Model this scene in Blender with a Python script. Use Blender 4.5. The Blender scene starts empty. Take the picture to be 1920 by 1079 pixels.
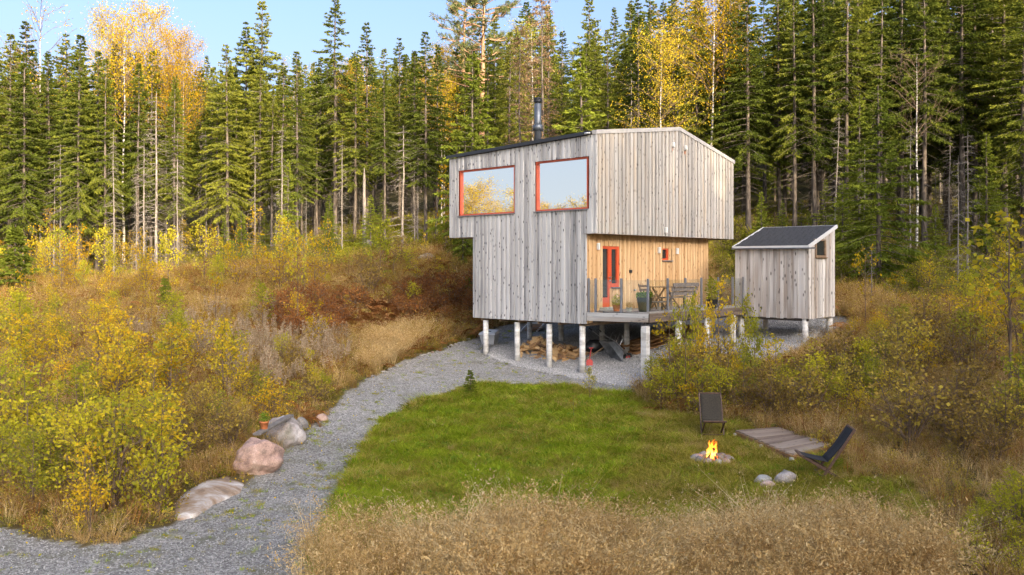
import bpy, math, random
import numpy as np
from mathutils import Vector, Matrix, noise

# ------------------------------------------------------------------ camera, sky, sun, exposure
SC = bpy.context.scene
COL = SC.collection
F = 1650.0; CX = 960.0; HY = 497.0; CZ = 4.3          # focal length in photo pixels, principal column, horizon row, eye height
cam_d = bpy.data.cameras.new('camera'); cam = bpy.data.objects.new('camera', cam_d); COL.objects.link(cam)
cam.location = (0, 0, CZ); cam.rotation_euler = (math.radians(90), 0, 0)
cam_d.sensor_width = 36.0; cam_d.lens = 36.0 * F / 1920.0
cam_d.shift_y = (HY - 539.5) / 1920.0
cam_d.clip_start = 0.1; cam_d.clip_end = 2000
SC.camera = cam

SUN_EL = math.radians(18.0); SUN_AZ = math.radians(150.0)       # behind the camera, to the right
HSUN = np.array([math.sin(SUN_AZ), math.cos(SUN_AZ)])
W = bpy.data.worlds.new('World'); SC.world = W; W.use_nodes = True
wn = W.node_tree.nodes; wl = W.node_tree.links
bg = wn['Background']
sky = wn.new('ShaderNodeTexSky'); sky.sky_type = 'NISHITA'; sky.sun_disc = False
sky.sun_elevation = SUN_EL; sky.sun_rotation = SUN_AZ
sky.altitude = 200; sky.air_density = 0.6; sky.dust_density = 10.0; sky.ozone_density = 1.9
# paler air low over the horizon, the same all the way round
_tc = wn.new('ShaderNodeTexCoord'); _sx = wn.new('ShaderNodeSeparateXYZ'); wl.new(_tc.outputs['Generated'], _sx.inputs[0])
_mr = wn.new('ShaderNodeMapRange'); _mr.interpolation_type = 'SMOOTHSTEP'; wl.new(_sx.outputs[2], _mr.inputs[0])
_mr.inputs[1].default_value = .0; _mr.inputs[2].default_value = .30; _mr.inputs[3].default_value = .85; _mr.inputs[4].default_value = 0.0
_mx = wn.new('ShaderNodeMix'); _mx.data_type = 'RGBA'; _mx.blend_type = 'LIGHTEN'; wl.new(_mr.outputs[0], _mx.inputs[0]); wl.new(sky.outputs[0], _mx.inputs[6]); _mx.inputs[7].default_value = (1.55,1.72,1.84,1)
wl.new(_mx.outputs[2], bg.inputs[0]); bg.inputs[1].default_value = 0.15
sd = bpy.data.lights.new('sun', 'SUN'); sun = bpy.data.objects.new('sun', sd); COL.objects.link(sun)
sd.energy = 2.3; sd.angle = math.radians(0.6); sd.color = (1.0, 0.80, 0.52)
sv = Vector((HSUN[0]*math.cos(SUN_EL), HSUN[1]*math.cos(SUN_EL), math.sin(SUN_EL)))
sun.rotation_euler = sv.to_track_quat('Z', 'Y').to_euler()
SC.view_settings.view_transform = 'Standard'; SC.view_settings.look = 'None'
SC.view_settings.exposure = 1.98; SC.view_settings.gamma = 1.0; SC.view_settings.use_curve_mapping = False
SC.cycles.max_bounces = 8; SC.cycles.diffuse_bounces = 4; SC.cycles.glossy_bounces = 3
SC.cycles.transparent_max_bounces = 12; SC.cycles.transmission_bounces = 4
SC.cycles.use_denoising = True; SC.cycles.denoiser = 'OPENIMAGEDENOISE'; SC.cycles.denoising_input_passes = 'RGB_ALBEDO_NORMAL'; SC.cycles.denoising_prefilter = 'ACCURATE'
SC.cycles.sample_clamp_indirect = 6.0

rng = np.random.default_rng(7); random.seed(7)
R = random.random
def U(a, b): return a + (b-a)*random.random()

# ------------------------------------------------------------------ projection helpers
def P(px, py, D): return Vector((D*(px-CX)/F, D, CZ + D*(HY-py)/F))
def proj(x, y, z): return CX + F*x/y, HY - F*(z-CZ)/y
def on_z(px, py, z): return P(px, py, (CZ-z)*F/(py-HY))

# terrain control points: photo pixel + distance (metres) -> world
_CP = [ (0,1079,12.2),(300,1079,12.2),(600,1079,12.2),(960,1079,12.2),(1300,1079,12.2),(1700,1079,11.6),(1920,1079,10.8),
 (0,980,14.8),(330,985,14.8),(620,985,14.9),(1000,985,14.9),(1400,985,14.7),(1750,985,14.0),(1920,960,14.0),
 (475,895,18.2),(650,890,18.6),(900,880,18.8),(1340,872,18.3),(1600,870,17.6),(1800,850,17.6),(1920,840,17.4),
 (200,850,18.6),(0,820,19.6),(100,760,22.0),(300,760,22.5),(700,780,23.0),(900,760,24.5),(1100,750,24.8),(1250,765,23.8),
 (1500,800,21.5),(1700,770,21.2),(1900,740,21.0),
 (600,700,26.5),(760,700,27.8),(1000,715,27.3),(1190,740,26.2),(1210,715,27.3),(1092,705,28.3),(1030,694,29.2),(970,684,30.2),(911,664,31.4),
 (1272,686,28.5),(1326,658,29.9),(1509,651,30.3),(1549,626,31.6),(1400,690,27.5),(1500,690,27.0),(1650,680,27.0),(1850,650,27.0),
 (800,668,30.5),(900,628,35.0),(1000,640,33.5),(1052,646,32.5),(1129,630,34.0),(1245,625,34.0),(1350,600,36.0),(1000,610,37.5),
 (100,680,27.0),(300,660,29.0),(450,640,31.0),(100,590,35.0),(300,580,36.0),(500,580,36.5),(650,590,35.5),(800,585,36.5),(870,560,39.0),
 (60,520,48.0),(200,512,50.0),(400,500,50.0),(550,470,49.0),(700,440,50.0),(850,440,48.0),(640,500,43.0),(800,490,44.0),
 (1400,440,46.0),(1500,430,47.0),(1600,480,42.0),(1650,545,37.0),(1800,540,36.5),(1900,520,38.0),(1800,470,46.0),(1900,450,50.0),
 (1700,590,32.0),(1850,590,31.5) ]
_C = np.array([[*P(*c)] for c in _CP])
_far = []
for x in (-90,-60,-40,-20,0,20,40,60,90):
    _far += [(x,75,CZ+5.0+0.03*x),(x,110,CZ+11+0.04*x),(x,170,CZ+22+0.04*x)]
for x in (-60,-40,-25,-12,0,12,25,40,60):
    _far += [(x,4,-0.3),(x,-15,-0.6),(x,-50,-0.8)]
for x,y,z in ((-26,18,-0.6),(-40,30,-0.8),(-60,30,-2),(-80,50,1),(-35,45,2.0),(-50,55,4.0),(-26,30,0.8),(22,20,1.0),(26,30,2.2),(35,40,4.5),(50,50,7),(60,25,4),(-17,20,0.1)):
    _far.append((x,y,z))
_C = np.vstack([_C, np.array(_far)])
_cc = 2.5
def _phi(a, b): return np.sqrt(((a[:, None, :]-b[None, :, :])**2).sum(-1) + _cc*_cc)
_A = _phi(_C[:, :2], _C[:, :2]); _n = len(_C)
_Q = np.hstack([np.ones((_n,1)), _C[:, :2]])
_M = np.block([[_A - 0.35*np.eye(_n), _Q],[_Q.T, np.zeros((3,3))]])
_sol = np.linalg.solve(_M, np.concatenate([_C[:,2], np.zeros(3)]))
_PW = np.array([0.866, 0.5])
def sstep(t): t = np.clip(t, 0, 1); return t*t*(3-2*t)
def gz_arr(x, y, chunk=20000):
    x = np.asarray(x, float); y = np.asarray(y, float); out = np.empty(len(x))
    for i in range(0, len(x), chunk):
        p = np.stack([x[i:i+chunk], y[i:i+chunk]], 1)
        z = _phi(p, _C[:, :2]) @ _sol[:_n] + _sol[_n] + p @ _sol[_n+1:]
        d = p @ HSUN; w = p @ _PW
        z = z + 22.5*sstep((d-10)/32.0)*sstep((w+14)/12.0)*sstep((140-np.abs(w))/40.0)  # unseen hill added behind the camera to shade the clearing
        z = z + 0.05*np.sin(p[:,0]*0.9+1.3)*np.sin(p[:,1]*0.8)*sstep((p[:,1]-31)/10)
        out[i:i+chunk] = z
    return out
def gz(x, y): return float(gz_arr([x], [y])[0])
def hit(px, py):                      # photo pixel -> point on the terrain
    D = np.arange(9.0, 130.0, 0.1); x = D*(px-CX)/F; z = CZ + D*(HY-py)/F
    g = gz_arr(x, D); k = np.where(z < g)[0]
    i = k[0] if len(k) else len(D)-1
    D0 = D[i]
    if i > 0:
        a = z[i-1]-g[i-1]; b = g[i]-z[i]; D0 = D[i-1] + 0.1*a/(a+b+1e-9)
    x = D0*(px-CX)/F
    return Vector((x, D0, gz(x, D0)))
def inpoly(px, py, poly):
    px = np.asarray(px); py = np.asarray(py); c = np.zeros(px.shape, bool); n = len(poly); j = n-1
    for i in range(n):
        xi, yi = poly[i]; xj, yj = poly[j]
        if yi != yj:
            m = ((yi > py) != (yj > py)) & (px < (xj-xi)*(py-yi)/(yj-yi)+xi); c ^= m
        j = i
    return c

# ------------------------------------------------------------------ materials
def mat(name):
    m = bpy.data.materials.new(name); m.use_nodes = True; nt = m.node_tree
    return m, nt, nt.nodes, nt.links, nt.nodes['Principled BSDF']
def N(nt, t, **kw):
    n = nt.nodes.new(t)
    for k, v in kw.items():
        if k.startswith('i_'): n.inputs[k[2:].replace('_', ' ')].default_value = v
        else: setattr(n, k, v)
    return n
def ramp(nt, src, stops):
    r = nt.nodes.new('ShaderNodeValToRGB'); e = r.color_ramp.elements
    while len(e) < len(stops): e.new(0.5)
    for i, (p, c) in enumerate(stops):
        e[i].position = p; e[i].color = (c[0], c[1], c[2], 1)
    nt.links.new(src, r.inputs[0]); return r.outputs[0]
def mixc(nt, fac, a, b, mode='MIX'):
    m = nt.nodes.new('ShaderNodeMix'); m.data_type = 'RGBA'; m.blend_type = mode
    for s, v in ((m.inputs[0], fac), (m.inputs[6], a), (m.inputs[7], b)):
        if isinstance(v, (int, float)): s.default_value = v
        elif isinstance(v, tuple): s.default_value = (v[0], v[1], v[2], 1)
        else: nt.links.new(v, s)
    return m.outputs[2]
def math_(nt, op, a, b=0.0, clamp=False):
    m = nt.nodes.new('ShaderNodeMath'); m.operation = op; m.use_clamp = clamp
    for s, v in ((m.inputs[0], a), (m.inputs[1], b)):
        if isinstance(v, (int, float)): s.default_value = v
        else: nt.links.new(v, s)
    return m.outputs[0]
def simple(name, c, rough=0.7, metal=0.0, noise_s=0, var=0.25, bump=0.0):
    m, nt, n, l, b = mat(name)
    b.inputs['Roughness'].default_value = rough; b.inputs['Metallic'].default_value = metal
    if noise_s:
        tc = N(nt, 'ShaderNodeTexCoord'); nz = N(nt, 'ShaderNodeTexNoise', i_Scale=noise_s, i_Detail=6.0)
        l.new(tc.outputs['Object'], nz.inputs['Vector'])
        c2 = tuple(x*(1-var) for x in c); c1 = tuple(min(1, x*(1+var)) for x in c)
        l.new(ramp(nt, nz.outputs[0], [(0.3, c2), (0.7, c1)]), b.inputs['Base Color'])
        if bump:
            bp = N(nt, 'ShaderNodeBump', i_Strength=bump, i_Distance=0.02); l.new(nz.outputs[0], bp.inputs['Height']); l.new(bp.outputs[0], b.inputs['Normal'])
    else: b.inputs['Base Color'].default_value = (*c, 1)
    return m
def wood(name, dark, mid, light, knot, knot_amt=1.0, warm=None, axis='Z', scale=1.0):
    """Boards: object coordinates run along the board; every board shifts the pattern by its own random number."""
    m, nt, n, l, b = mat(name)
    tc = N(nt, 'ShaderNodeTexCoord'); oi = N(nt, 'ShaderNodeObjectInfo')
    sh = N(nt, 'ShaderNodeVectorMath', operation='MULTIPLY_ADD')
    cmb = N(nt, 'ShaderNodeCombineXYZ'); 
    for k in range(3): l.new(oi.outputs['Random'], cmb.inputs[k])
    l.new(cmb.outputs[0], sh.inputs[0]); sh.inputs[1].default_value = (37, 53, 71); l.new(tc.outputs['Object'], sh.inputs[2])
    def mp(sx, sy, sz):
        v = {'Z': (sx, sy, sz), 'X': (sz, sy, sx), 'Y': (sx, sz, sy)}[axis]
        k = N(nt, 'ShaderNodeMapping'); k.inputs['Scale'].default_value = tuple(a*scale for a in v); l.new(sh.outputs[0], k.inputs[0]); return k.outputs[0]
    g = N(nt, 'ShaderNodeTexNoise', i_Scale=1.0, i_Detail=5.0, i_Roughness=0.6); l.new(mp(45, 45, .9), g.inputs['Vector'])
    g2 = N(nt, 'ShaderNodeTexNoise', i_Scale=1.0, i_Detail=4.0); l.new(mp(5, 5, 0.6), g2.inputs['Vector'])
    s = math_(nt, 'ADD', math_(nt, 'MULTIPLY', g.outputs[0], 0.55), math_(nt, 'MULTIPLY', g2.outputs[0], 0.35))
    s = math_(nt, 'ADD', s, math_(nt, 'MULTIPLY', oi.outputs['Random'], 0.27))
    col = ramp(nt, s, [(0.36, dark), (0.51, mid), (0.72, light)])
    if warm:
        w = N(nt, 'ShaderNodeTexNoise', i_Scale=1.0, i_Detail=2.0); l.new(mp(2.0, 2.0, 0.35), w.inputs['Vector'])
        col = mixc(nt, ramp(nt, w.outputs[0], [(0.48, (0,0,0)), (0.7, (.8,.8,.8))]), col, warm)
    v = N(nt, 'ShaderNodeTexVoronoi', i_Scale=1.0, i_Randomness=1.0); l.new(mp(9.0, 9.0, 3.6), v.inputs['Vector'])
    kn = ramp(nt, v.outputs['Distance'], [(0.11, (1,1,1)), (0.22, (0,0,0))])
    col = mixc(nt, math_(nt, 'MULTIPLY', kn, knot_amt, True), col, knot)
    l.new(col, b.inputs['Base Color']); b.inputs['Roughness'].default_value = 0.8
    bp = N(nt, 'ShaderNodeBump', i_Strength=0.35, i_Distance=0.004); l.new(g.outputs[0], bp.inputs['Height']); l.new(bp.outputs[0], b.inputs['Normal'])
    return m

M = {}
M['clad_cool'] = wood('weathered grey boards', (.17,.17,.17), (.41,.40,.39), (.63,.62,.60), (.03,.03,.035))
M['clad_warm_lit'] = wood('weathered boards warm lit', (.20,.188,.172), (.34,.32,.295), (.49,.465,.43), (.08,.07,.06), 0.9, warm=(.48,.39,.29))  # weathered boards tinted beige, warm light on the gable put into the colour
M['clad_new'] = wood('fresh pine boards', (.44,.25,.10), (.58,.36,.17), (.70,.48,.26), (.22,.10,.03), 0.85, warm=(.52,.31,.14))
M['clad_shed'] = wood('shed boards', (.20,.175,.15), (.46,.43,.40), (.68,.65,.61), (.08,.07,.06), 0.9, warm=(.34,.26,.19), scale=0.75)
M['deck'] = wood('deck boards', (.17,.16,.145), (.28,.265,.24), (.40,.385,.36), (.06,.05,.04), 0.5, axis='X')
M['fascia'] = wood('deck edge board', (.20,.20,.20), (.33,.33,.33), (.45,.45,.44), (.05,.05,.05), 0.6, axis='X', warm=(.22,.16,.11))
M['fascia_d'] = wood('dark edge board', (.07,.05,.035), (.15,.11,.08), (.27,.21,.16), (.03,.02,.02), 0.6, axis='X')  # darker, browner boards along the right-hand deck edge
M['lumber'] = wood('stored lumber', (.20,.10,.045), (.33,.17,.07), (.42,.24,.11), (.08,.04,.02), 0.5, axis='X')
M['platform'] = wood('platform boards', (.11,.075,.052), (.235,.165,.115), (.36,.28,.21), (.05,.03,.02), 0.6, axis='X')
M['trim'] = simple('grey timber trim', (.42,.40,.38), .7, 0, 6, .15)
M['white_trim'] = simple('light metal trim', (.62,.62,.61), .45)
M['dark_wood'] = simple('dark underside', (.07,.055,.045), .8, 0, 8, .3)
M['beam'] = simple('warm joist', (.30,.20,.12), .8, 0, 8, .3)
M['black_metal'] = simple('black coated metal', (.025,.027,.032), .4)
M['steel_dark'] = simple('slate grey metal', (.13,.145,.165), .42, .6, 5, .2)
M['felt'] = simple('bitumen roof felt', (.035,.037,.042), .9, 0, 40, .45, .3)
M['post_metal'] = simple('galvanised railing post', (.27,.28,.31), .42, .7)
M['red'] = simple('vermilion paint', (.60,.085,.025), .45, 0, 10, .08)
M['red_d'] = simple('brick red window paint', (.50,.085,.035), .5, 0, 10, .12)
M['white'] = simple('white plastic', (.72,.72,.70), .4)
M['black'] = simple('black plastic', (.02,.02,.02), .5)
M['chrome'] = simple('satin metal', (.55,.55,.55), .3, 1.0)
M['sill'] = simple('zinc sill', (.22,.22,.23), .5, .4, 12, .2)
M['redplastic'] = simple('red plastic', (.55,.06,.05), .4)
M['galv'] = simple('galvanised tray', (.26,.27,.28), .42, .7, 7, .3)
M['rubber'] = simple('tyre rubber', (.018,.018,.018), .8)
M['terracotta'] = simple('terracotta', (.50,.17,.06), .8, 0, 15, .15)
M['planter'] = simple('dark woven planter', (.035,.04,.022), .7, 0, 60, .6, .6)
M['whitepot'] = simple('chalky pot', (.45,.46,.42), .8, 0, 12, .25)
M['binplastic'] = simple('light grey bin', (.42,.43,.44), .6, 0, 5, .08)
M['binlid'] = simple('white grey lid', (.60,.61,.62), .5, 0, 5, .06)
M['canvas'] = simple('black canvas', (.022,.022,.024), .9, 0, 60, .4, .2)
M['mesh_canvas'] = simple('faded brown canvas', (.040,.033,.022), .9, 0, 60, .5, .2)
M['chairwood'] = simple('dark oiled wood', (.10,.055,.035), .5, 0, 20, .4)
M['table_wood'] = simple('brown garden furniture wood', (.24,.155,.085), .6, 0, 16, .3)
M['grey_wood'] = simple('grey weathered bench wood', (.17,.15,.13), .75, 0, 16, .35)
M['stick'] = simple('handle wood', (.35,.24,.14), .7, 0, 10, .2)

def glass_mirror():
    m, nt, n, l, b = mat('coated window glass')
    b.inputs['Base Color'].default_value = (.95,.97,.99,1); b.inputs['Metallic'].default_value = 1.0; b.inputs['Roughness'].default_value = 0.0
    d = N(nt, 'ShaderNodeBsdfDiffuse'); d.inputs[0].default_value = (.02,.022,.025,1)
    mx = N(nt, 'ShaderNodeMixShader'); mx.inputs[0].default_value = 0.95
    nz = N(nt, 'ShaderNodeTexNoise', i_Scale=0.8, i_Detail=1.0); tc = N(nt, 'ShaderNodeTexCoord'); l.new(tc.outputs['Object'], nz.inputs['Vector'])
    bp = N(nt, 'ShaderNodeBump', i_Strength=0.25, i_Distance=0.004); l.new(nz.outputs[0], bp.inputs['Height']); l.new(bp.outputs[0], b.inputs['Normal'])
    l.new(d.outputs[0], mx.inputs[1]); l.new(b.outputs[0], mx.inputs[2]); l.new(mx.outputs[0], n['Material Output'].inputs[0]); return m
M['mirror'] = glass_mirror()
def glass_dark():
    m, nt, n, l, b = mat('dark pane'); b.inputs['Base Color'].default_value = (.03,.032,.03,1); b.inputs['Roughness'].default_value = .06
    b.inputs['Specular IOR Level'].default_value = 0.9; return m
M['pane'] = glass_dark()
def glass_rail():
    m, nt, n, l, b = mat('railing glass')
    t = N(nt, 'ShaderNodeBsdfTransparent'); t.inputs[0].default_value = (.93,.95,.94,1)
    g = N(nt, 'ShaderNodeBsdfGlossy'); g.inputs['Roughness'].default_value = .02; g.inputs[0].default_value = (.9,.95,1,1)
    lw = N(nt, 'ShaderNodeLayerWeight'); lw.inputs[0].default_value = .5
    mx = N(nt, 'ShaderNodeMixShader'); l.new(math_(nt, 'ADD', math_(nt, 'MULTIPLY', math_(nt, 'POWER', lw.outputs['Facing'], 4.0), .45), .045), mx.inputs[0])
    l.new(t.outputs[0], mx.inputs[1]); l.new(g.outputs[0], mx.inputs[2]); l.new(mx.outputs[0], n['Material Output'].inputs[0]); return m
M['railglass'] = glass_rail()
def concrete_post():
    m, nt, n, l, b = mat('cast concrete pillar')
    tc = N(nt, 'ShaderNodeTexCoord'); oi = N(nt, 'ShaderNodeObjectInfo')
    v = N(nt, 'ShaderNodeVectorMath', operation='ADD'); l.new(tc.outputs['Object'], v.inputs[0]); l.new(oi.outputs['Random'], v.inputs[1])
    mp = N(nt, 'ShaderNodeMapping'); mp.inputs['Scale'].default_value = (1.2, 1.2, 5.0); mp.inputs['Rotation'].default_value = (0.35, 0.1, 0); l.new(v.outputs[0], mp.inputs[0])
    a = N(nt, 'ShaderNodeTexNoise', i_Scale=1.5, i_Detail=5.0); l.new(mp.outputs[0], a.inputs['Vector'])
    c = ramp(nt, a.outputs[0], [(.35,(.46,.44,.40)),(.55,(.66,.64,.60)),(.7,(.74,.73,.70))])
    a2 = N(nt, 'ShaderNodeTexNoise', i_Scale=9.0, i_Detail=6.0); l.new(v.outputs[0], a2.inputs['Vector'])
    c = mixc(nt, ramp(nt, a2.outputs[0], [(.58,(0,0,0)),(.72,(.7,.7,.7))]), c, (.30,.30,.24))
    l.new(c, b.inputs['Base Color']); b.inputs['Roughness'].default_value = .85
    bp = N(nt, 'ShaderNodeBump', i_Strength=.3, i_Distance=.01); l.new(a2.outputs[0], bp.inputs['Height']); l.new(bp.outputs[0], b.inputs['Normal']); return m
M['concrete'] = concrete_post()
def rockmat(name, c1, c2, c3, moss=0.0):
    m, nt, n, l, b = mat(name)
    tc = N(nt, 'ShaderNodeTexCoord'); oi = N(nt, 'ShaderNodeObjectInfo')
    v = N(nt, 'ShaderNodeVectorMath', operation='MULTIPLY_ADD'); l.new(oi.outputs['Random'], v.inputs[0]); v.inputs[1].default_value = (19,23,31); l.new(tc.outputs['Object'], v.inputs[2])
    a = N(nt, 'ShaderNodeTexNoise', i_Scale=3.0, i_Detail=8.0, i_Roughness=.65); l.new(v.outputs[0], a.inputs['Vector'])
    c = ramp(nt, a.outputs[0], [(.32,c1),(.5,c2),(.68,c3)])
    f = N(nt, 'ShaderNodeTexNoise', i_Scale=45.0, i_Detail=3.0); l.new(v.outputs[0], f.inputs['Vector'])
    c = mixc(nt, .5, c, ramp(nt, f.outputs[0], [(.35,(.35,.35,.35)),(.65,(.75,.75,.75))]), 'OVERLAY')
    if moss:
        g = N(nt, 'ShaderNodeTexNoise', i_Scale=2.2, i_Detail=6.0); l.new(v.outputs[0], g.inputs['Vector'])
        c = mixc(nt, ramp(nt, g.outputs[0], [(.55-.1*moss,(0,0,0)),(.66,(moss,moss,moss))]), c, (.10,.11,.05))
    l.new(c, b.inputs['Base Color']); b.inputs['Roughness'].default_value = .9
    bp = N(nt, 'ShaderNodeBump', i_Strength=.6, i_Distance=.03); l.new(a.outputs[0], bp.inputs['Height']); l.new(bp.outputs[0], b.inputs['Normal']); return m
M['rock_pink'] = rockmat('pink granite', (.19,.13,.11), (.40,.265,.215), (.52,.40,.34), .35)
M['rock_grey'] = rockmat('grey granite', (.19,.16,.15), (.33,.29,.27), (.46,.43,.41), .6)
M['rock_dark'] = rockmat('dark stone', (.11,.10,.095), (.20,.185,.175), (.32,.30,.28), .4)
M['rock_light'] = rockmat('light stone', (.24,.23,.21), (.38,.36,.33), (.50,.48,.45), .5)
M['gravel_stone'] = rockmat('crushed stone', (.12,.12,.12), (.30,.295,.285), (.62,.61,.59))
def slabmat():
    m, nt, n, l, b = mat('bare bedrock')
    tc = N(nt, 'ShaderNodeTexCoord'); mp = N(nt, 'ShaderNodeMapping'); mp.inputs['Rotation'].default_value = (0,0,-.75); mp.inputs['Scale'].default_value = (1.0,1.5,1.0); l.new(tc.outputs['Object'], mp.inputs[0])
    a = N(nt, 'ShaderNodeTexNoise', i_Scale=1.1, i_Detail=12.0, i_Roughness=.72, i_Distortion=.5); l.new(mp.outputs[0], a.inputs['Vector'])
    c = ramp(nt, a.outputs[0], [(.34,(.13,.105,.09)),(.44,(.32,.22,.14)),(.52,(.44,.38,.33)),(.62,(.66,.63,.59))])
    l.new(c, b.inputs['Base Color']); b.inputs['Roughness'].default_value = .85
    bp = N(nt, 'ShaderNodeBump', i_Strength=.5, i_Distance=.02); l.new(a.outputs[0], bp.inputs['Height']); l.new(bp.outputs[0], b.inputs['Normal']); return m
M['slab'] = slabmat()
def logmat():
    m, nt, n, l, b = mat('split birch and spruce logs')
    oi = N(nt, 'ShaderNodeObjectInfo'); tc = N(nt, 'ShaderNodeTexCoord')
    mp = N(nt, 'ShaderNodeMapping'); mp.inputs['Scale'].default_value = (2,18,18); l.new(tc.outputs['Object'], mp.inputs[0])
    a = N(nt, 'ShaderNodeTexNoise', i_Scale=2.0, i_Detail=4.0); l.new(mp.outputs[0], a.inputs['Vector'])
    s = math_(nt, 'ADD', math_(nt, 'MULTIPLY', a.outputs[0], .5), math_(nt, 'MULTIPLY', oi.outputs['Random'], .5))
    l.new(ramp(nt, s, [(.25,(.22,.13,.08)),(.42,(.56,.33,.14)),(.72,(.76,.53,.27))]), b.inputs['Base Color']); b.inputs['Roughness'].default_value=.85; return m
M['log'] = logmat()
M['charred'] = simple('charred wood', (.03,.024,.02), .9, 0, 20, .5)
M['ash'] = simple('ash', (.16,.15,.145), .95, 0, 20, .5)

def leafmat(name, lo, hi, trans=0.35, objvar=0.5):
    """Leaf colours from the mesh's own per-leaf value, shifted per plant."""
    m, nt, n, l, b = mat(name)
    at = N(nt, 'ShaderNodeAttribute', attribute_name='tone'); oi = N(nt, 'ShaderNodeObjectInfo')
    s = math_(nt, 'ADD', math_(nt, 'MULTIPLY', at.outputs['Fac'], 1-objvar), math_(nt, 'MULTIPLY', oi.outputs['Random'], objvar))
    stops = lo if isinstance(lo, list) else [(.1, lo), (.9, hi)]
    c = ramp(nt, s, stops)
    d = N(nt, 'ShaderNodeBsdfDiffuse'); t = N(nt, 'ShaderNodeBsdfTranslucent'); mx = N(nt, 'ShaderNodeMixShader'); mx.inputs[0].default_value = trans
    l.new(c, d.inputs[0]); l.new(c, t.inputs[0]); l.new(d.outputs[0], mx.inputs[1]); l.new(t.outputs[0], mx.inputs[2])
    l.new(mx.outputs[0], n['Material Output'].inputs[0]); n.remove(b); return m
M['needle'] = leafmat('spruce needles', [(.1,(.034,.052,.012)),(.5,(.105,.134,.022)),(.9,(.28,.285,.040))], None, .35, .45)  # darkest stop puts the crowns' inner shade into the needle colour
M['needle_y'] = leafmat('young spruce needles', [(.1,(.10,.135,.02)),(.9,(.26,.30,.04))], None, .35, .4)
M['needle_p'] = leafmat('pine needles', [(.1,(.07,.11,.04)),(.9,(.19,.21,.08))], None, .3, .3)
M['needle_d'] = leafmat('withered needles', [(.1,(.18,.11,.06)),(.9,(.40,.27,.14))], None, .3, .3)
M['leaf_gold'] = leafmat('golden leaves', [(.1,(.36,.19,.008)),(.5,(.53,.36,.012)),(.9,(.56,.48,.03))], None, .45, .35)
M['leaf_yg'] = leafmat('yellow green leaves', [(.1,(.20,.23,.02)),(.5,(.46,.44,.035)),(.9,(.68,.56,.04))], None, .45, .5)
M['leaf_mix'] = leafmat('turning leaves', [(.05,(.14,.17,.03)),(.35,(.36,.36,.04)),(.6,(.66,.50,.035)),(.85,(.75,.47,.03)),(1,(.50,.22,.03))], None, .45, .5)
M['leaf_brown'] = leafmat('brown shrub leaves', [(.1,(.17,.11,.035)),(.5,(.38,.26,.06)),(.9,(.62,.50,.07))], None, .35, .5)
M['leaf_green'] = leafmat('green leaves', [(.1,(.10,.19,.018)),(.9,(.32,.46,.05))], None, .4, .4)
M['leaf_orange'] = leafmat('orange leaves', [(.1,(.55,.18,.04)),(.9,(.70,.33,.08))], None, .4, .2)
M['grass'] = leafmat('lawn grass', [(.1,(.14,.20,.012)),(.5,(.31,.41,.022)),(.9,(.56,.60,.06))], None, .4, .5)
M['grass_o'] = leafmat('olive grass', [(.1,(.19,.165,.03)),(.5,(.38,.32,.055)),(.9,(.62,.50,.13))], None, .4, .5)
M['dry'] = leafmat('dry grass', [(.1,(.38,.235,.085)),(.5,(.66,.45,.18)),(.9,(.85,.66,.35))], None, .4, .35)
M['dry2'] = leafmat('pinkish dry grass', [(.1,(.28,.18,.075)),(.5,(.55,.39,.17)),(.9,(.75,.58,.30))], None, .4, .4)
M['straw'] = leafmat('pale straw', [(.1,(.42,.29,.12)),(.9,(.85,.69,.40))], None, .4, .4)
M['bracken'] = leafmat('rust bracken', [(.1,(.16,.06,.02)),(.5,(.31,.125,.04)),(.9,(.48,.24,.08))], None, .3, .4)
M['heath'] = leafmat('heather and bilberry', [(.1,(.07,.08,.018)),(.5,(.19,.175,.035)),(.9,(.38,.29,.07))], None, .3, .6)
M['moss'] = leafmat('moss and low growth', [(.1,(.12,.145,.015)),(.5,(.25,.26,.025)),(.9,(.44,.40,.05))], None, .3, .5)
M['fluff'] = leafmat('seeded fireweed', [(.1,(.30,.22,.13)),(.9,(.60,.48,.33))], None, .4, .4)
def barkmat(name, c1, c2, birch=False):
    m, nt, n, l, b = mat(name)
    tc = N(nt, 'ShaderNodeTexCoord'); mp = N(nt, 'ShaderNodeMapping'); mp.inputs['Scale'].default_value = (6,6,1.2) if not birch else (2,2,7); l.new(tc.outputs['Object'], mp.inputs[0])
    a = N(nt, 'ShaderNodeTexNoise', i_Scale=2.0, i_Detail=6.0); l.new(mp.outputs[0], a.inputs['Vector'])
    st = [(.36,c1),(.62,c2)] if not birch else [(.40,(.05,.045,.04)),(.47,c1),(.6,c2)]
    l.new(ramp(nt, a.outputs[0], st), b.inputs['Base Color']); b.inputs['Roughness'].default_value = .9; return m
M['bark'] = barkmat('spruce bark', (.060,.046,.036), (.165,.135,.108))
M['bark_grey'] = barkmat('grey dead wood', (.12,.10,.085), (.29,.255,.22))
M['bark_pine'] = barkmat('pine bark', (.20,.12,.07), (.42,.24,.13))
M['bark_birch'] = barkmat('birch bark', (.42,.39,.35), (.64,.60,.55), True)
M['twig'] = barkmat('brown twigs', (.10,.065,.04), (.22,.15,.10))

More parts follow.
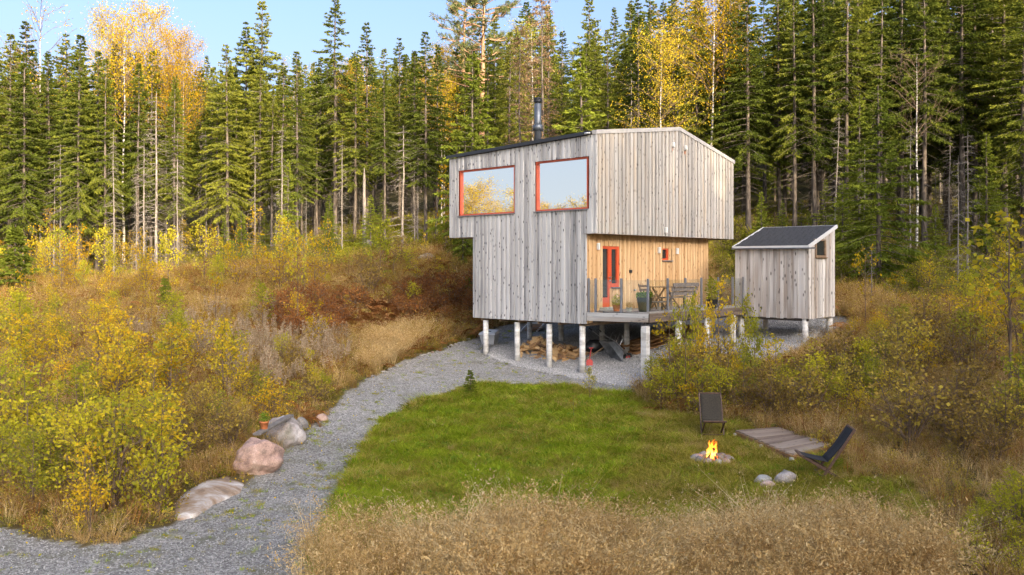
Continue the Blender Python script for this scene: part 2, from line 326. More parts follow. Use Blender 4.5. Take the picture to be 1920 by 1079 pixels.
# ------------------------------------------------------------------ mesh helpers
def tag(o, label=None, cat=None, group=None, kind=None):
    if label: o['label'] = label
    if cat: o['category'] = cat
    if group: o['group'] = group
    if kind: o['kind'] = kind
    return o
def empty(name, loc, label=None, cat=None, group=None, rz=0):
    o = bpy.data.objects.new(name, None); COL.objects.link(o); o.location = loc; o.rotation_euler.z = rz; o.empty_display_size = .2
    return tag(o, label, cat, group)
def link(name, me, parent=None, loc=None, rot=None):
    o = bpy.data.objects.new(name, me); COL.objects.link(o)
    if parent: o.parent = parent
    if loc is not None: o.location = loc
    if rot is not None: o.rotation_euler = rot
    return o
def mesh_np(name, V, Q=None, T=None, mats=(), midx=None, tone=None, smooth=False):
    V = np.asarray(V, np.float32); me = bpy.data.meshes.new(name)
    Q = np.zeros((0,4), np.int32) if Q is None else np.asarray(Q, np.int32); T = np.zeros((0,3), np.int32) if T is None else np.asarray(T, np.int32)
    nq, ntr = len(Q), len(T)
    me.vertices.add(len(V)); me.vertices.foreach_set('co', V.ravel())
    me.loops.add(nq*4+ntr*3); me.loops.foreach_set('vertex_index', np.concatenate([Q.ravel(), T.ravel()]))
    me.polygons.add(nq+ntr)
    me.polygons.foreach_set('loop_start', np.concatenate([np.arange(nq)*4, nq*4+np.arange(ntr)*3]).astype(np.int32))
    me.polygons.foreach_set('loop_total', np.concatenate([np.full(nq,4), np.full(ntr,3)]).astype(np.int32))
    for m in mats: me.materials.append(m)
    if midx is not None: me.polygons.foreach_set('material_index', np.asarray(midx, np.int32))
    if smooth: me.polygons.foreach_set('use_smooth', np.ones(nq+ntr, bool))
    me.update(calc_edges=True)
    if tone is not None:
        a = me.attributes.new('tone', 'FLOAT', 'POINT'); a.data.foreach_set('value', np.asarray(tone, np.float32))
    return me
def mesh_py(name, V, Fc, m=None, smooth=False):
    me = bpy.data.meshes.new(name); me.from_pydata([tuple(v) for v in V], [], Fc); 
    if m: me.materials.append(m)
    if smooth:
        for p in me.polygons: p.use_smooth = True
    me.update(); return me
BOXF = [(0,3,2,1),(4,5,6,7),(0,1,5,4),(1,2,6,5),(2,3,7,6),(3,0,4,7)]
def box_me(sx, sy, sz, m, bev=0.0, zc=0.0):
    hx, hy, hz = sx/2, sy/2, sz/2
    V = [(-hx,-hy,zc-hz),(hx,-hy,zc-hz),(hx,hy,zc-hz),(-hx,hy,zc-hz),(-hx,-hy,zc+hz),(hx,-hy,zc+hz),(hx,hy,zc+hz),(-hx,hy,zc+hz)]
    me = mesh_py('box', V, BOXF, m)
    if bev:
        import bmesh
        bm = bmesh.new(); bm.from_mesh(me); bmesh.ops.bevel(bm, geom=list(bm.edges), offset=bev, segments=1, affect='EDGES'); bm.to_mesh(me); bm.free()
    return me
def rel(parent, loc):
    return Vector(loc) - (parent.location if parent else Vector((0,0,0)))
def box(name, parent, c, size, rz, m, bev=0.0, rx=0, ry=0):
    return link(name, box_me(*size, m, bev), parent, rel(parent, c), (rx, ry, rz))
def beam(name, parent, p, q, w, h, m, bev=0.0, roll=0.0):
    """A board from p to q: length along local X."""
    p = Vector(p); q = Vector(q); d = q-p; L = d.length
    o = link(name, box_me(L, w, h, m, bev), parent, rel(parent, (p+q)/2))
    x = d.normalized(); up = Vector((0,0,1)) if abs(x.z) < .99 else Vector((0,1,0))
    y = up.cross(x).normalized(); z = x.cross(y)
    mt = Matrix((x, y, z)).transposed()
    if roll: mt = Matrix.Rotation(roll, 3, x) @ mt
    o.rotation_euler = mt.to_euler(); return o
def lathe(prof, n=16, m=None, smooth=True, cap=True):
    V = []; Fc = []
    for r, z in prof:
        for k in range(n): a = 2*math.pi*k/n; V.append((r*math.cos(a), r*math.sin(a), z))
    for i in range(len(prof)-1):
        for k in range(n): k2 = (k+1)%n; Fc.append((i*n+k, i*n+k2, (i+1)*n+k2, (i+1)*n+k))
    if cap: Fc.append(tuple(range(n))[::-1]); Fc.append(tuple((len(prof)-1)*n+k for k in range(n)))
    me = mesh_py('lathe', V, Fc, m, smooth); return me
def tubes(Pn, Rn, n=5):
    """Pn (M,K,3) polylines, Rn (M,K) radii -> verts, quads."""
    Pn = np.asarray(Pn, float); Rn = np.asarray(Rn, float); Mn, K, _ = Pn.shape
    T = np.gradient(Pn, axis=1); T /= np.linalg.norm(T, axis=2, keepdims=True)+1e-9
    ref = np.where(np.abs(T[:, :1, 2:3]) > .8, np.array([[[1.,0,0]]]), np.array([[[0,0,1.]]]))
    A = np.cross(T, np.broadcast_to(ref, T.shape)); A /= np.linalg.norm(A, axis=2, keepdims=True)+1e-9
    B = np.cross(T, A); an = np.arange(n)*2*np.pi/n
    V = Pn[:, :, None, :] + Rn[:, :, None, None]*(A[:, :, None, :]*np.cos(an)[None,None,:,None] + B[:, :, None, :]*np.sin(an)[None,None,:,None])
    i = np.arange(Mn)[:,None,None]*K*n; j = np.arange(K-1)[None,:,None]*n; k = np.arange(n)[None,None,:]; k2 = (k+1)%n
    Q = np.stack([i+j+k, i+j+k2, i+j+n+k2, i+j+n+k], -1).reshape(-1,4)
    return V.reshape(-1,3), Q
def cards(C, Dv, S, L, Wd, shape=0):
    """Leaf-sized rhombs: base C, direction Dv, side S, length L, width Wd."""
    L = np.asarray(L)[:,None]; Wd = np.asarray(Wd)[:,None]
    Dv = Dv/(np.linalg.norm(Dv,axis=1,keepdims=True)+1e-9); S = S - Dv*(S*Dv).sum(1,keepdims=True); S /= np.linalg.norm(S,axis=1,keepdims=True)+1e-9
    m = 0.45
    V = np.stack([C, C+Dv*L*m+S*Wd*.5, C+Dv*L, C+Dv*L*m-S*Wd*.5], 1).reshape(-1,3)
    Q = np.arange(len(C)*4).reshape(-1,4); return V, Q
def join_parts(parts):
    """[(V,Q,midx,tone)] -> merged arrays"""
    Vs, Qs, Ms, Ts = [], [], [], []; off = 0
    for V, Q, mi, tn in parts:
        Vs.append(V); Qs.append(Q+off); Ms.append(np.full(len(Q), mi)); Ts.append(np.broadcast_to(tn, (len(V),)) if np.ndim(tn)==0 else tn); off += len(V)
    return np.vstack(Vs), np.vstack(Qs), np.concatenate(Ms), np.concatenate(Ts)
def rnd_unit(n, rg):
    v = rg.normal(size=(n,3)); return v/np.linalg.norm(v,axis=1,keepdims=True)
def rock(name, loc, size, m, seed, parent=None, sub=3, rough=.22, rz=0):
    import bmesh
    bm = bmesh.new(); bmesh.ops.create_icosphere(bm, subdivisions=sub, radius=1.0)
    off = Vector((seed*3.7, seed*1.9, seed*5.3))
    for v in bm.verts:
        p = v.co.copy()
        k = 1 + rough*noise.noise(p*1.1+off)*1.6 + rough*.45*noise.noise(p*3.1+off) + rough*.15*noise.noise(p*8+off)
        q = p*k
        for ax, th in ((Vector((.6,.2,.77)),.86),(Vector((-.7,.5,.4)),.84),(Vector((.1,-.9,.3)),.86)):
            dd = q.dot(ax.normalized()) 
            if dd > th: q -= ax.normalized()*(dd-th)*.75
        v.co = Vector((q.x*size[0]/2, q.y*size[1]/2, q.z*size[2]/2))
    me = bpy.data.meshes.new(name); bm.to_mesh(me); bm.free(); me.materials.append(m)
    for p in me.polygons: p.use_smooth = True
    return link(name, me, parent, loc if not parent else rel(parent, loc), (0,0,rz))
# ------------------------------------------------------------------ ground zones (outlines in photo pixels of ground points)
PATH_L = [(-60,970),(0,985),(60,1005),(150,1030),(225,1022),(300,992),(330,980),(462,905),(520,855),(560,822),(610,782),(650,738),(700,706),(760,676),(830,655),(890,634),(940,612),(1000,603)]
PATH_BACK = [(1100,600),(1250,596),(1420,594),(1600,592),(1610,612),(1575,636),(1500,668),(1400,700),(1300,716),(1232,725),(1195,742)]
PATH_R = [(1120,735),(1060,726),(900,722),(850,737),(785,756),(730,782),(700,802),(690,832),(660,882),(640,922),(612,972),(600,1015),(575,1085),(560,1200),(-300,1400),(-300,985)]
POLY_PATH = PATH_L + PATH_BACK + PATH_R
POLY_PAD = [(925,652),(915,670),(960,685),(1030,702),(1100,714),(1195,728),(1300,712),(1500,668),(1575,636),(1610,612),(1600,592),(1250,596),(1100,612),(1010,632)]
POLY_LAWN = [(612,972),(640,922),(660,882),(690,832),(700,802),(730,782),(785,756),(850,737),(900,722),(1060,726),(1120,735),(1195,742),(1240,772),(1330,790),(1400,800),(1500,838),(1600,880),(1700,905),(1745,950),(1720,1060),(1500,1040),(1250,1020),(1060,1010),(1000,1010),(850,1020),(720,1050),(610,1090),(600,1015)]
POLY_GREEN = [(612,972),(640,922),(660,882),(690,832),(700,802),(730,782),(785,756),(850,737),(900,722),(1060,726),(1120,735),(1180,742),(1210,790),(1190,860),(1150,930),(1080,1010),(850,1020),(720,1050),(610,1080),(600,1015)]
POLY_DRY = [(575,1095),(605,1055),(650,1040),(720,1015),(850,985),(1060,975),(1250,985),(1500,1008),(1660,1025),(1740,1060),(1760,1200),(560,1200)]
POLY_MOSS = [(560,490),(600,465),(700,440),(800,425),(860,425),(860,470),(760,478),(700,490),(620,505)]
POLY_RUST = [(470,640),(520,585),(640,565),(700,575),(760,540),(870,530),(900,560),(905,600),(800,612),(720,620),(640,640),(560,650)]

def zone_noise(x, y, s=1.0):
    return np.sin(x*2.1*s+np.sin(y*1.7*s)*1.3)*np.sin(y*2.3*s+1.1)*.6 + np.sin(x*5.3*s+y*3.1*s)*np.sin(y*6.1*s-x*2.2*s)*.4
def classify(x, y, z, wob=1.0):
    """zone id per ground point: 0 scrub 1 path 2 pad 3 green lawn 4 olive lawn 5 dry grass 6 forest 7 moss 8 rust"""
    px = CX + F*x/np.maximum(y, 1e-3); py = HY - F*(z-CZ)/np.maximum(y, 1e-3)
    k = 6*wob*(18.0/np.maximum(y, 8)); px2 = px + k*zone_noise(x, y)*1.2; py2 = py + k*zone_noise(y, x)*.8
    px3 = px2 + k*3*zone_noise(x+2, y, .55); py3 = py2 + k*(3.2*zone_noise(y, x+5, .6)+2.0*zone_noise(x*1.7, y*1.9, 1.4))
    out = np.zeros(len(x), np.int32)
    front = y > 8.5
    out[(y > 45 + 2*zone_noise(x,y,.3)) | ((x > 15)&(y > 33)) | ((x > 9.5)&(y > 37))] = 6
    near = (y < 43)
    out[inpoly(px3, py3, POLY_MOSS) & (y > 36)] = 7
    out[inpoly(px3, py3, POLY_RUST) & near] = 8
    out[inpoly(px3, py3, POLY_DRY) & (y < 20)] = 5
    lw = inpoly(px2, np.where(py > 880, py3, py2), POLY_LAWN) & near & (py > 600)
    out[lw] = 4
    out[lw & inpoly(px3, py3, POLY_GREEN) & near & (py > 600)] = 3
    out[inpoly(px3, py3, POLY_DRY) & (y < 20)] = 5
    out[inpoly(px2, py2, POLY_PATH) & near] = 1
    out[inpoly(px2, py2, POLY_PAD) & near] = 2
    out[~front] = np.where((y[~front] < 9), 5, 5)
    return out
ZC = np.array([(.13,.10,.045),(.27,.27,.265),(.22,.22,.22),(.10,.13,.02),(.15,.14,.035),(.27,.19,.085),(.050,.046,.018),(.13,.14,.025),(.14,.075,.035)])

def grid_mesh(name, xs, ys, m, lift=0.0, mask=None):
    X, Y = np.meshgrid(xs, ys); x = X.ravel(); y = Y.ravel(); z = gz_arr(x, y)
    nx, ny = len(xs), len(ys)
    i = np.arange(ny-1)[:,None]*nx + np.arange(nx-1)[None,:]
    Q = np.stack([i, i+1, i+1+nx, i+nx], -1).reshape(-1,4)
    return x, y, z, Q
# non-uniform ground sheet: fine where the camera looks, coarse to the horizon
xs = np.unique(np.concatenate([np.linspace(-400,-60,12), np.linspace(-60,-22,26), np.arange(-22,20,.14), np.linspace(20,60,26), np.linspace(60,400,12)]))
ys = np.unique(np.concatenate([np.linspace(-400,-60,10), np.linspace(-60,9,36), np.arange(9,40,.14), np.arange(40,60,.5), np.linspace(60,400,26)]))
gx, gy, gzv, gQ = grid_mesh('ground', xs, ys, None)
gzone = classify(gx, gy, gzv)
nz_small = 0.02*zone_noise(gx, gy, 1.9)*(gzone != 1)*(gzone != 2)*(gy < 60)
patch = ((zone_noise(gx+3, gy*1.1, 1.7) + .5*((gy<24)&(gy>14)) > .62) & (gzone == 1) & (zone_noise(gx, gy, 4.0) > .15))
gcol = ZC[gzone].copy()
# slab spot and grassy patches on the gravel
gcol[patch] = gcol[patch]*.55 + np.array([.06,.065,.015])
GV = np.stack([gx, gy, gzv + nz_small + np.where(gzone == 0, .04*zone_noise(gx, gy, .8), 0)], 1)
def ground_mat():
    m, nt, n, l, b = mat('ground earth and gravel')
    ca = N(nt, 'ShaderNodeAttribute', attribute_name='soil'); ga = N(nt, 'ShaderNodeAttribute', attribute_name='gravel')
    tc = N(nt, 'ShaderNodeTexCoord')
    a = N(nt, 'ShaderNodeTexNoise', i_Scale=1.6, i_Detail=8.0, i_Roughness=.7); l.new(tc.outputs['Object'], a.inputs['Vector'])
    c = mixc(nt, 1.0, ca.outputs['Color'], ramp(nt, a.outputs[0], [(.3,(.45,.42,.38)),(.5,(.95,.95,.9)),(.72,(1.45,1.35,1.05))]), 'MULTIPLY')
    v = N(nt, 'ShaderNodeTexVoronoi', i_Scale=34.0); l.new(tc.outputs['Object'], v.inputs['Vector'])
    bw = N(nt, 'ShaderNodeSeparateColor'); l.new(v.outputs['Color'], bw.inputs[0])
    g = ramp(nt, bw.outputs[0], [(.0,(.10,.09,.08)),(.4,(.25,.235,.21)),(.75,(.38,.36,.33)),(1,(.58,.55,.51))])
    n2 = N(nt, 'ShaderNodeTexNoise', i_Scale=1.1, i_Detail=9.0, i_Roughness=.75); l.new(tc.outputs['Object'], n2.inputs['Vector'])
    g = mixc(nt, ramp(nt, n2.outputs[0], [(.50,(0,0,0)),(.64,(.8,.8,.8))]), g, (.15,.145,.075))
    n3 = N(nt, 'ShaderNodeTexNoise', i_Scale=0.35, i_Detail=3.0); l.new(tc.outputs['Object'], n3.inputs['Vector'])
    g = mixc(nt, 1.0, g, ramp(nt, n3.outputs[0], [(.35,(.82,.82,.80)),(.65,(1.15,1.15,1.15))]), 'MULTIPLY')
    col = mixc(nt, ga.outputs['Fac'], c, mixc(nt, .25, g, ca.outputs['Color']))
    l.new(col, b.inputs['Base Color']); b.inputs['Roughness'].default_value = 1.0; b.inputs['Specular IOR Level'].default_value = .1
    bp = N(nt, 'ShaderNodeBump', i_Strength=.8, i_Distance=.03); h = N(nt, 'ShaderNodeMix'); h.data_type='FLOAT'
    l.new(ga.outputs['Fac'], h.inputs[0]); l.new(a.outputs[0], h.inputs[2]); l.new(v.outputs['Distance'], h.inputs[3]); l.new(h.outputs[0], bp.inputs['Height']); l.new(bp.outputs[0], b.inputs['Normal'])
    return m
M['ground'] = ground_mat()
gme = mesh_np('ground', GV, gQ, None, [M['ground']], smooth=True)
ca = gme.attributes.new('soil', 'FLOAT_COLOR', 'POINT'); ca.data.foreach_set('color', np.hstack([gcol, np.ones((len(gcol),1))]).astype(np.float32).ravel())
gg = gme.attributes.new('gravel', 'FLOAT', 'POINT'); gg.data.foreach_set('value', (((gzone==1)&~patch)|(gzone==2)).astype(np.float32))
ground = tag(link('ground', gme), kind='structure')

# ------------------------------------------------------------------ cabin
EU = Vector((-.7315, .6819, 0)); EV = Vector((.6823, .7311, 0)); UP = Vector((0,0,1))
NF = Vector((-.6819, -.7315, 0)); NG = Vector((.7315, -.6819, 0))         # outward normals of the window face and the gable face
AU = math.atan2(EU.y, EU.x); AV = math.atan2(EV.y, EV.x)
C0 = Vector((2.66, 28.0, 0))
def cw(s, t, z, out=0.0, nrm=None):
    v = C0 + EU*s + EV*t + UP*(CZ+z)
    return v + (nrm*out if nrm else Vector((0,0,0)))
def prof(t, s=0):                                   # roof height above eye level
    z = 4.21 + (4.855-4.21)*t/4.84 if t < 4.84 else 4.855 + (4.0-4.855)*(t-4.84)/(8.71-4.84)
    return z - .036*s
CAB = empty('wooden_cabin', (C0.x-1, C0.y+3, gz(C0.x-1, C0.y+3)), 'grey board clad cabin with two red framed picture windows raised on concrete pillars', 'cabin')
def solid(name, parent, poly, dvec, m):
    """prism: polygon of world points extruded by dvec"""
    n = len(poly); b = parent.location
    V = [Vector(p)-b for p in poly] + [Vector(p)+dvec-b for p in poly]
    Fc = [tuple(range(n)), tuple(range(2*n-1, n-1, -1))] + [(i, i+n, (i+1)%n+n, (i+1)%n) for i in range(n)]
    return link(name, mesh_py(name, V, [f[::-1] for f in Fc], m), parent)
e = .15
# upper and lower body cores (boards are mounted on them)
gp = [(0+e, 1.03), (0+e, prof(0)-.1), (4.84, prof(4.84)-.12), (8.71-e, prof(8.71)-.1), (8.71-e, 1.03)]
wall_up = solid('wall', CAB, [cw(e, t, z) for t, z in gp], EU*(6.74-2*e) - UP*.0, M['dark_wood'])
wall_lo = solid('wall', CAB, [cw(.405+e, t, z) for t, z in [(e,-1.88),(e,1.03),(7.55-e,1.03),(7.55-e,-1.88)]], EU*(5.095-2*e), M['dark_wood'])
def plank(parent, base, along, width, th, z0, zl, zr, nrm, m, name='plank', zbl=None):
    """vertical board: base = world point of lower left, along = unit direction, outward nrm."""
    h = max(zl, zr)-z0; x = along; 
    V = [(0,0,0),(width,0,0),(width,-th,0),(0,-th,0),(0,0,zl-z0),(width,0,zr-z0),(width,-th,zr-z0),(0,-th,zl-z0)]
    flip = (along.cross(UP)).dot(nrm) < 0
    if flip: V = [(a, -b, c) for a, b, c in V]
    Fc = [(0,3,2,1),(4,5,6,7),(0,1,5,4),(1,2,6,5),(2,3,7,6),(3,0,4,7)]
    me = mesh_py('plank', V, Fc, m); me.flip_normals() if not flip else None
    loc = Vector((base.x, base.y, CZ+z0)) - (parent.parent.location + parent.location if parent.parent else parent.location)
    o = link(name, me, parent, loc, (0,0,math.atan2(along.y, along.x)))
    return o
WINS = [(3.51, 6.28, 1.79, 3.45), (.316, 2.55, 1.80, 3.48)]
# window face boards
rngp = random.Random(5)
def widths(L, w0, w1):
    a = []; s = 0
    while s < L - w0*.7:
        w = rngp.uniform(w0, w1)
        if s+w > L-w0*.6: w = L-s
        a.append((s, w)); s += w
    return a
i = 0
for s, w in widths(6.74, .085, .125):
    th = .034 if i % 2 else .006; i += 1
    mid = s+w/2
    zb = -1.90 if .405 <= mid <= 5.5 else 1.0
    top = prof(0, mid) - .06
    spans = [(zb, top)]
    for a, b2, z0, z1 in WINS:
        if s+w > a+.01 and s < b2-.01: spans = [(zb, z0-.0), (z1, top)]
    for z0, z1 in spans:
        base = cw(s, 0, 0, .0) + NF*(-e+ .02) 
        plank(wall_up if z0 > .9 else wall_lo, cw(s+.002, -.0, 0) + NF*(.0), EU, w-.010, th+.02, z0, z1, z1, NF, M['clad_cool'])
# gable face boards
i = 0
for t, w in widths(8.71, .085, .13):
    th = .034 if i % 2 else .006; i += 1
    plank(wall_up, cw(-.0, t+.002, 0), EV, w-.010, th+.02, 1.0 + .0, prof(t)-.03, prof(t+w)-.03, NG, M['clad_warm_lit'])
# sheltered fresh pine wall
DOOR = (.82, 1.80, -1.40, .62); SWIN = (4.36, 4.80, .17, .59)
i = 0
for t, w in widths(7.55, .085, .12):
    th = .024 if i % 2 else .010; i += 1
    spans = [(-1.88 if t < .3 else -1.62, .99)]; mid = t+w/2
    if DOOR[0] < mid < DOOR[1]: spans = [(DOOR[3], .99)] if mid < 1.33 else [(-1.62, -.78), (DOOR[3], .99)]
    if SWIN[0] < mid < SWIN[1]+.18: spans = [(-1.62, SWIN[2]), (SWIN[3], .99)]
    for z0, z1 in spans:
        plank(wall_lo, cw(.405, t+.002, 0), EV, w-.010, th+.02, z0, z1, z1, NG, M['clad_new'])
# left and back faces: plain boarded sheets joined (seen only from the side)
def board_side(parent, s, t0, t1, z0, ztop, along, nrm, m):
    V=[]; Fc=[]; L = t1-t0; n = int(L/.11)
    for k in range(n):
        a = t0 + L*k/n; b2 = t0+L*(k+1)/n-.006; th = .03 if k%2 else .015
        k0 = len(V)
        for q in (a, b2):
            base = (C0 + EU*s + EV*q) if along is EV else (C0 + EU*q + EV*s)
            zt = ztop(q)
            for o_ in (0, th): 
                for zz in (z0, zt): V.append(base + nrm*o_ + UP*(CZ+zz) - CAB.location)
        Fc += [(k0+2,k0+3,k0+7,k0+6),(k0,k0+1,k0+3,k0+2),(k0+4,k0+6,k0+7,k0+5),(k0+1,k0+5,k0+7,k0+3),(k0,k0+2,k0+6,k0+4)]
    o = link('side_cladding', mesh_py('side', V, Fc, m), CAB); return o
board_side(CAB, 6.74-.04, 0, 8.71, 1.0, lambda q: prof(q, 6.74)-.03, EV, EU, M['clad_cool'])
board_side(CAB, 5.5-.04, 0, 7.55, -1.9, lambda q: 1.0, EV, EU, M['clad_cool'])
board_side(CAB, 8.71-.04, 0, 6.74, 1.0, lambda q: prof(8.71, q)-.03, EU, EV, M['clad_cool'])
board_side(CAB, 7.55-.04, .405, 5.5, -1.9, lambda q: 1.0, EU, EV, M['clad_cool'])
# soffit under the overhanging storey
sof = link('soffit', mesh_py('soffit', [cw(.01,.01,.985)-CAB.location, cw(.01,8.69,.985)-CAB.location, cw(6.72,8.69,.985)-CAB.location, cw(6.72,.01,.985)-CAB.location,
   cw(.01,.01,1.028)-CAB.location, cw(.01,8.69,1.028)-CAB.location, cw(6.72,8.69,1.028)-CAB.location, cw(6.72,.01,1.028)-CAB.location],
   [(0,1,2,3),(7,6,5,4),(0,4,5,1),(1,5,6,2),(2,6,7,3),(3,7,4,0)], M['beam']), CAB)
# corner boards
for (s, t, z0, z1, mm) in ((0,0,1.0,prof(0)-.02,'clad_cool'),(0,8.71,1.0,3.98,'clad_warm_lit'),(6.74,0,1.0,prof(0,6.74)-.03,'clad_cool'),(.405,0,-1.9,.985,'clad_cool'),(5.5,0,-1.9,.985,'clad_cool')):
    p = cw(s, t, 0); o = link('corner_board', box_me(.07,.07,z1-z0,M[mm],.006), CAB, Vector((p.x,p.y,CZ+(z0+z1)/2)) - CAB.location, (0,0,AV))
# roof
def roof_piece(name, s0, s1, tz, thick, m, lift=0.0, out=0.0, parent=CAB):
    """strip following the roof profile between s0 and s1"""
    pts = tz; V=[]; n=len(pts)
    for s in (s0, s1):
        for t in pts:
            for dz in (lift-thick, lift): V.append(cw(s, t, prof(min(max(t,0),8.71), s)+dz) - parent.location)
    Fc=[]
    def id_(a,k,b): return a*2*n+k*2+b
    for k in range(n-1):
        Fc += [(id_(0,k,1),id_(0,k+1,1),id_(1,k+1,1),id_(1,k,1)), (id_(0,k,0),id_(1,k,0),id_(1,k+1,0),id_(0,k+1,0)), (id_(0,k,0),id_(0,k+1,0),id_(0,k+1,1),id_(0,k,1)), (id_(1,k,0),id_(1,k,1),id_(1,k+1,1),id_(1,k+1,0))]
    for k in (0,n-1): Fc.append((id_(0,k,0),id_(0,k,1),id_(1,k,1),id_(1,k,0)))
    return link(name, mesh_py(name, V, Fc, m), parent)
roof = roof_piece('roof', .10, 6.82, [-.12, 4.84, 8.80], .07, M['felt'], .06)
roof_piece('verge_board', -.075, .0995, [-.06, 4.84, 8.78], .13, M['trim'], .075, parent=CAB)
gut = beam('roof_edge_flashing', CAB, cw(.12, -.135, prof(0,.12)+.01), cw(6.84, -.135, prof(0,6.84)+.01), .03, .11, M['black_metal'])
gut2 = link('gutter_end', lathe([(.03,-.1),(.035,.1)],10,M['white_trim']), CAB, cw(.20,-.17,prof(0)-.02)-CAB.location, (0,math.radians(90),AU))
# windows
def picture_window(a, b2, z0, z1, m):
    w = b2-a; h = z1-z0; dep = .10; fr = .055
    ctr = cw((a+b2)/2, 0, (z0+z1)/2); th = AU
    W0 = link('window', box_me(.01,.01,.01,m), wall_up, ctr - NF*.075 - CAB.location, (0,0,AU)); W0.name='window'
    # frame: four mitre-free bars sitting in the opening, proud face at the cladding line minus the reveal
    import bmesh
    V=[];Fc=[]
    def bx(cx,cy,cz,sx,sy,sz):
        k=len(V)
        for dz in (-1,1):
            for dx,dy in ((-1,-1),(1,-1),(1,1),(-1,1)): V.append((cx+dx*sx/2, cy+dy*sy/2, cz+dz*sz/2))
        for f in BOXF: Fc.append(tuple(q+k for q in f))
    yo = -.0
    bx(-w/2+fr/2,0,0,fr,.12,h); bx(w/2-fr/2,0,0,fr,.12,h); bx(0,0,h/2-fr/2,w-2*fr,.12,fr); bx(0,0,-h/2+fr/2,w-2*fr,.12,fr)
    me = mesh_py('window', V, Fc, m); W0.data = me
    g = link('pane', box_me(w-2*fr, .01, h-2*fr, M['mirror']), W0, (0, .03*1, 0))
    sl = link('window_sill', box_me(w+.06, .10, .03, M['sill']), W0, (0, .02, -h/2-.02))
    return W0, g, sl
# local +Y of a window rotated by AU points: rotate (0,1) by AU
yv = Vector((-math.sin(AU), math.cos(AU), 0)); sgn = 1 if yv.dot(NF) > 0 else -1
for a, b2, z0, z1 in WINS:
    W0, g, sl = picture_window(a, b2, z0, z1, M['red_d'])
    g.location.y = -sgn*.02; sl.location.y = sgn*.125
    # dark room behind the boards around the opening
# small window
yv2 = Vector((-math.sin(AV), math.cos(AV), 0)); sg2 = 1 if yv2.dot(NG) > 0 else -1
def framed(name, parent, t0, t1, z0, z1, fr, inset, m, pane_m, s=.405, dep=.07):
    w=t1-t0; h=z1-z0; c = cw(s, (t0+t1)/2, (z0+z1)/2) - NG*inset
    V=[];Fc=[]
    def bx(cx,cy,cz,sx,sy,sz):
        k=len(V)
        for dz in (-1,1):
            for dx,dy in ((-1,-1),(1,-1),(1,1),(-1,1)): V.append((cx+dx*sx/2, cy+dy*sy/2, cz+dz*sz/2))
        for f in BOXF: Fc.append(tuple(q+k for q in f))
    f0,f1,fb,ft = fr
    bx(-w/2+f0/2,0,0,f0,dep,h); bx(w/2-f1/2,0,0,f1,dep,h); bx((f0-f1)/2,0,h/2-ft/2,w-f0-f1,dep,ft); bx((f0-f1)/2,0,-h/2+fb/2,w-f0-f1,dep,fb)
    o = link(name, mesh_py(name, V, Fc, m), parent, c - CAB.location, (0,0,AV))
    g = link('pane', box_me(w-f0-f1, .012, h-ft-fb, pane_m), o, ((f0-f1)/2, -sg2*.012, (fb-ft)/2)); return o
framed('window', wall_lo, SWIN[0]+.0, SWIN[1]+.0, SWIN[2], SWIN[3], (.05,.10,.06,.05), .03, M['red'], M['pane'])
lin = link('window_reveal', box_me(.16,.03,SWIN[3]-SWIN[2],M['clad_new']), wall_lo, cw(.405, SWIN[1]+.09, (SWIN[2]+SWIN[3])/2) + NG*.004 - CAB.location, (0,0,AV))
ss = link('window_sill', box_me(SWIN[1]-SWIN[0]+.22,.10,.035,M['sill']), wall_lo, cw(.405,(SWIN[0]+SWIN[1])/2+.09,SWIN[2]-.03)+NG*.05-CAB.location,(0,0,AV))
door = framed('door', wall_lo, .82, 1.33, -1.40, .62, (.02,.13,.32,.09), .03, M['red'], M['pane'])
hd = link('handle', box_me(.14,.03,.03,M['chrome'],.008), door, (.19,sg2*.07,-.02)); hd2 = link('lock', lathe([(.028,0),(.028,.03)],10,M['chrome']), door, (.20,sg2*.045,-.13),(math.radians(-90*sg2),0,0))
framed('window', wall_lo, 1.335, 1.80, -.74, .62, (.05,.13,.12,.10), .03, M['red'], M['pane'])
link('window_sill', box_me(.50,.10,.03,M['sill']), wall_lo, cw(.405,1.58,-.765)+NG*.05-CAB.location,(0,0,AV))
link('door_step', box_me(.75,.30,.10,M['whitepot'],.01), CAB, cw(.405,1.05,-1.44)+NG*.20-CAB.location,(0,0,AV))
def lamp(t, z, s=.405, h=.22):
    o = link('wall_lamp', box_me(.09,.09,h,M['white'],.012), CAB, cw(s,t,z)+NG*.09-CAB.location,(0,0,AV))
    link('mount', box_me(.05,.04,.08,M['white']), o, (0,-sg2*.06,0))
def t_at(px, s=.405):
    p = C0+EU*s; r=(px-CX)/F; return (r*p.y-p.x)/(EV.x-r*EV.y)
for px, z in ((1118,.60),(1232,.52),(1266,.50)): lamp(t_at(px), z)
for px, z in ((1259,272),(1282,278)):
    t=t_at(px,0); D=(C0+EV*t).y; zz=(HY-z)*D/F
    lamp(t, zz, 0, .16)
    link('rust_streak', box_me(.05,.006,.12,M['terracotta']), CAB, cw(0,t,zz-.17)+NG*.047-CAB.location,(0,0,AV))
t=t_at(1245,0); lamp(t,(HY-432)*(C0+EV*t).y/F,0,.2)
t=t_at(1180); link('socket_box', box_me(.13,.05,.10,M['black'],.01), CAB, cw(.405,t,.0-.22)+NG*.06-CAB.location,(0,0,AV))
t=t_at(1187); link('tap', lathe([(.03,0),(.035,.05),(.02,.07)],10,M['chrome']), CAB, cw(.405,t,-.86)+NG*.05-CAB.location,(math.radians(90),0,AV))
